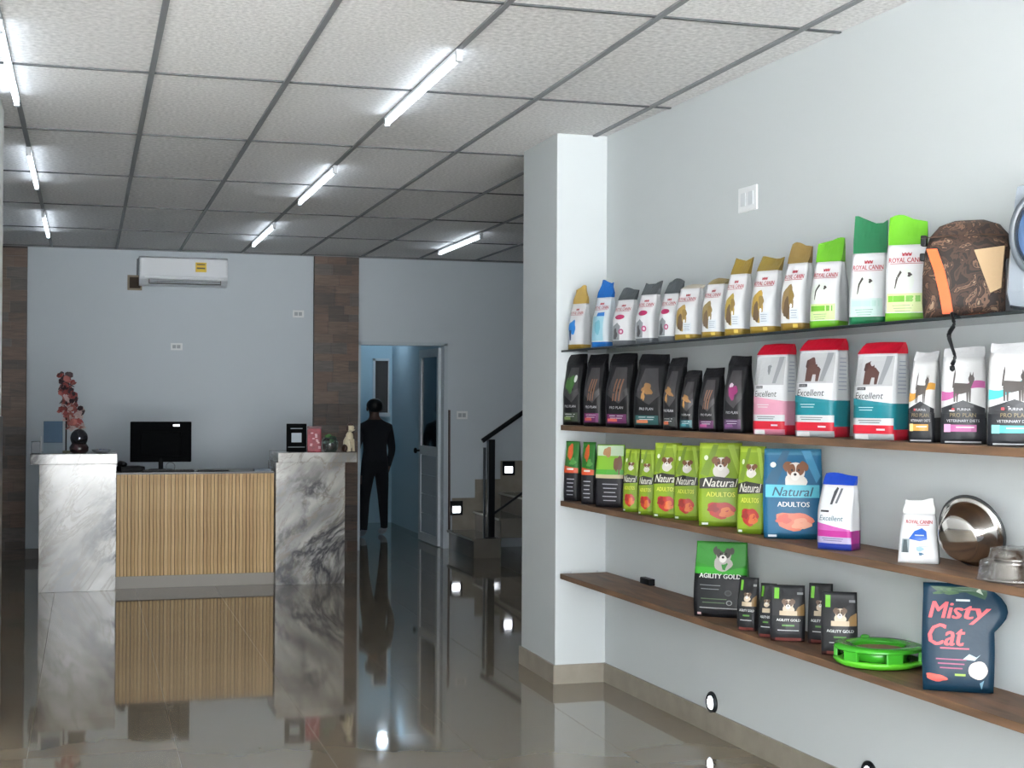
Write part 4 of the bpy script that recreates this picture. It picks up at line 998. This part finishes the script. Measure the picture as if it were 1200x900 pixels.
# steel bowls
M_steel = mat('polished_steel', 'c9c6c2', .09, metal=1.0)
def bowl_prof(R, r, h, t=.003): return [(0, 0), (r*.9, 0), (r, .006), (R*.93, h-.012), (R, h-.004), (R+.008, h-.004), (R+.008, h), (R-.003, h), (R*.93-t, h-.014), (r-t, .009), (0, .005)]
s_, z_ = on_wall(1120, 624, .16)
bo = thing('steel_bowl', 'large shiny steel bowl leaning on its rim against the wall', 'bowl', wall_pt(s_, .155, SH_TOP[2]))
ax = (Vector(WN)*.88+Vector(WT)*.30+Vector((0, 0, .24))).normalized()
rot = Vector((0, 0, 1)).rotation_difference(ax).to_matrix().to_4x4()
bm = lathe(BM(), bowl_prof(.112, .078, .085), 48, M=rot); zmin = min(v.co.z for v in bm.verts)
c0 = Vector((0, 0, -zmin+.0008))
for v in bm.verts: v.co += c0
obj('bowl_shell', bm, M_steel, bo, smooth=True)
bm = lathe(BM(), [(.112, .083), (.125, .081), (.128, .087), (.118, .092)], 48, M=rot, closed=True)
for v in bm.verts: v.co += c0
obj('rubber_rim', bm, mat('dark_rim', '26282a', .4), bo, smooth=True)
s_, z_ = on_wall(1183, 672, .2)
b2 = thing('wrapped_bowls', 'upturned steel bowls in clear plastic wrap overhanging the shelf edge', 'bowls', wall_pt(s_, .185, SH_TOP[2]+.001))
up = Matrix.Translation((0, 0, .062)) @ Matrix.Rotation(math.pi, 4, 'X')
obj('lower_bowl', lathe(BM(), bowl_prof(.088, .062, .06), 40, M=up), M_steel, b2, smooth=True)
up2 = Matrix.Translation((0, 0, .094)) @ Matrix.Rotation(math.pi, 4, 'X')
obj('upper_bowl', lathe(BM(), bowl_prof(.06, .035, .03), 40, M=up2), M_steel, b2, smooth=True)
bm = lathe(BM(), [(.03, .104), (.066, .098), (.074, .07), (.1, .06), (.106, .012), (.112, .001), (.111, .0005), (.1045, .012), (.0985, .059), (.072, .069), (.064, .097), (.03, .103)], 40, closed=True)
for v in bm.verts: v.co.z += .006*noise.noise(v.co*40)*(v.co.z > .02); v.co.x *= 1+.05*noise.noise(v.co*25); v.co.y *= 1+.05*noise.noise(v.co*25+Vector((3, 0, 0)))
obj('plastic_wrap', bm, mat('clear_wrap', 'ffffff', .12, trans=1.0, alpha=.35), b2, smooth=True)

# camouflage backpack with orange trim
s_, z_ = on_wall(1135, 372, .14)
cb = thing('pet_backpack', 'brown camouflage pet backpack with orange strap and beige pocket', 'backpack', wall_pt(s_, .135, SH_TOP[0]+.001), math.radians(-90)+AW+math.radians(45))
def camo():
    m = bpy.data.materials.new('brown_camouflage'); m.use_nodes = True; nt = m.node_tree; bs_ = nt.nodes['Principled BSDF']
    tc = nt.nodes.new('ShaderNodeTexCoord'); n = nt.nodes.new('ShaderNodeTexNoise'); n.inputs['Scale'].default_value = 16; n.inputs['Detail'].default_value = 3; n.inputs['Distortion'].default_value = 1.6
    r_ = nt.nodes.new('ShaderNodeValToRGB'); r_.color_ramp.interpolation = 'CONSTANT'; e = r_.color_ramp.elements
    e[0].position = 0; e[0].color = lin('1d1613'); e[1].position = .43; e[1].color = lin('3d2a20')
    for p_, h in ((.52, '2a1e19'), (.58, '6a5040'), (.63, '3a2a22'), (.68, '8a7460')): x = e.new(p_); x.color = lin(h)
    nt.links.new(tc.outputs['Object'], n.inputs['Vector']); nt.links.new(n.outputs['Fac'], r_.inputs['Fac']); nt.links.new(r_.outputs['Color'], bs_.inputs['Base Color']); bs_.inputs['Roughness'].default_value = .7
    return m
M_camo = camo()
bm = BM(); nseg = 24; rows = []
prof = [(.0, 1.0, 1.0), (.05, 1.03, 1.05), (.14, 1.02, 1.08), (.22, .97, 1.0), (.27, .86, .82), (.305, .66, .55), (.322, .34, .25)]
for z, fx, fy in prof:
    ring = []
    for k in range(nseg):
        a = 2*math.pi*k/nseg; cx_, sy_ = math.cos(a), math.sin(a); e_ = .55
        ring.append(bm.verts.new((.145*fx*math.copysign(abs(cx_)**e_, cx_), .085*fy*math.copysign(abs(sy_)**e_, sy_), z)))
    rows.append(ring)
for A, B in zip(rows, rows[1:]):
    for k in range(nseg): bm.faces.new((A[k], A[(k+1) % nseg], B[(k+1) % nseg], B[k]))
bm.faces.new(rows[0][::-1]); bm.faces.new(rows[-1])
obj('pack_body', bm, M_camo, cb, smooth=True)
def strip(name, pts, wd, th, m):
    bm = BM(); vv = []
    for (x, y, z) in pts: vv.append([bm.verts.new((x-wd/2, y, z)), bm.verts.new((x+wd/2, y, z)), bm.verts.new((x+wd/2, y+th, z)), bm.verts.new((x-wd/2, y+th, z))])
    for A, B in zip(vv, vv[1:]):
        for k in range(4): bm.faces.new((A[k], A[(k+1) % 4], B[(k+1) % 4], B[k]))
    bm.faces.new(vv[0]); bm.faces.new(vv[-1][::-1]); return obj(name, bm, m, cb)
strip('orange_strap', [(-.055, -.094, .01), (-.066, -.096, .08), (-.082, -.095, .15), (-.108, -.09, .225)], .034, .006, mat('orange_webbing', 'cf5416', .5))
bm = BM(); P0 = [(.028, .215), (.122, .225), (.112, .09), (.078, .075)]
f0 = [bm.verts.new((x, -.103, z)) for x, z in P0]; f1 = [bm.verts.new((x, -.083, z)) for x, z in P0]
bm.faces.new(f0); bm.faces.new(f1[::-1])
for i in range(4): bm.faces.new((f0[i], f0[(i+1) % 4], f1[(i+1) % 4], f1[i]))
obj('beige_pocket', bm, mat('beige_canvas', 'b59a78', .8, bump=.3, bscale=120), cb)
strip('flap_trim', [(-.12, -.082, .262), (-.04, -.088, .268), (.05, -.088, .268), (.12, -.08, .26)], .05, .006, mat('brown_webbing', '4a362a', .7))
obj('side_buckle', box(BM(), -.150, -.132, -.055, -.02, .24, .275, bev=.004), M_blk, cb)
obj('side_buckle', box(BM(), -.152, -.135, -.06, -.03, .19, .215, bev=.004), M_blk, cb)
bm = BM(); box(bm, .125, .165, -.12, -.055, .0, .185, bev=.015); obj('mesh_pocket', bm, mat('grey_mesh', '55585c', .5, alpha=.8), cb)
# hanging strap falls over the shelf edge
hs = BM(); pts = []
a_, b_ = on_wall(1117, 374, .295); 
for u, v in ((1117, 372), (1118, 380), (1112, 392), (1115, 405), (1119, 418), (1116, 427)):
    q1, q2 = on_wall(u, v, .297); pts.append(wall_pt(q1, .297, q2))
q1, q2 = on_wall(1115, 370, .283); pts = [wall_pt(q1+.03, .245, SH_TOP[0]+.006), wall_pt(q1, .283, SH_TOP[0]+.007)]+pts[1:]
def smooth_path(P, n=5):
    out = []
    for i in range(len(P)-1):
        a, b, c, d = P[max(i-1, 0)], P[i], P[i+1], P[min(i+2, len(P)-1)]
        for k in range(n):
            t_ = k/n; out.append(.5*((2*b)+(c-a)*t_+(2*a-5*b+4*c-d)*t_**2+(3*b-a-3*c+d)*t_**3))
    return out+[P[-1]]
sp_ = smooth_path(pts); tube(hs, sp_, [.0062-.0012*math.sin(i*.35) for i in range(len(sp_))], 8); blob(hs, pts[-1]-Vector((0, 0, .012)), (.009, .012, .012), 1)
hs.transform(cb.matrix_world.inverted() if False else (Matrix.Translation(cb.location) @ Matrix.Rotation(cb.rotation_euler[2], 4, 'Z')).inverted())
obj('hanging_strap', hs, M_blk, cb, smooth=True)
# clear dome carrier at the frame edge
s_, z_ = on_wall(1228, 372, .14)
cr = thing('bubble_carrier', 'grey translucent dome pet carrier at the right edge of the top shelf', 'pet carrier', wall_pt(s_, .135, SH_TOP[0]+.001), math.radians(-90)+AW+math.radians(40))
bm = BM(); box(bm, -.125, .125, -.07, .07, 0, .40, bev=.06); 
for v in bm.verts:
    if v.co.z > .3: v.co.x *= .8
obj('carrier_shell', bm, mat('grey_carrier', '7d848c', .3), cr, smooth=False)
Mx = Matrix.Translation((0, -.072, .23)) @ Matrix.Diagonal((1, 1, 1.35, 1)) @ Matrix.Rotation(math.pi/2, 4, 'X')
obj('window_ring', lathe(BM(), [(.086, 0), (.102, 0), (.102, .012), (.086, .014)], 36, M=Mx, closed=True), mat('grey_ring', '4c5258', .3), cr, smooth=True)
obj('bubble_window', lathe(BM(), [(.084, .0), (.07, .025), (.04, .042), (0, .048)], 36, M=Mx), mat('blue_bubble', '6f93c4', .06, trans=.5), cr, smooth=True)
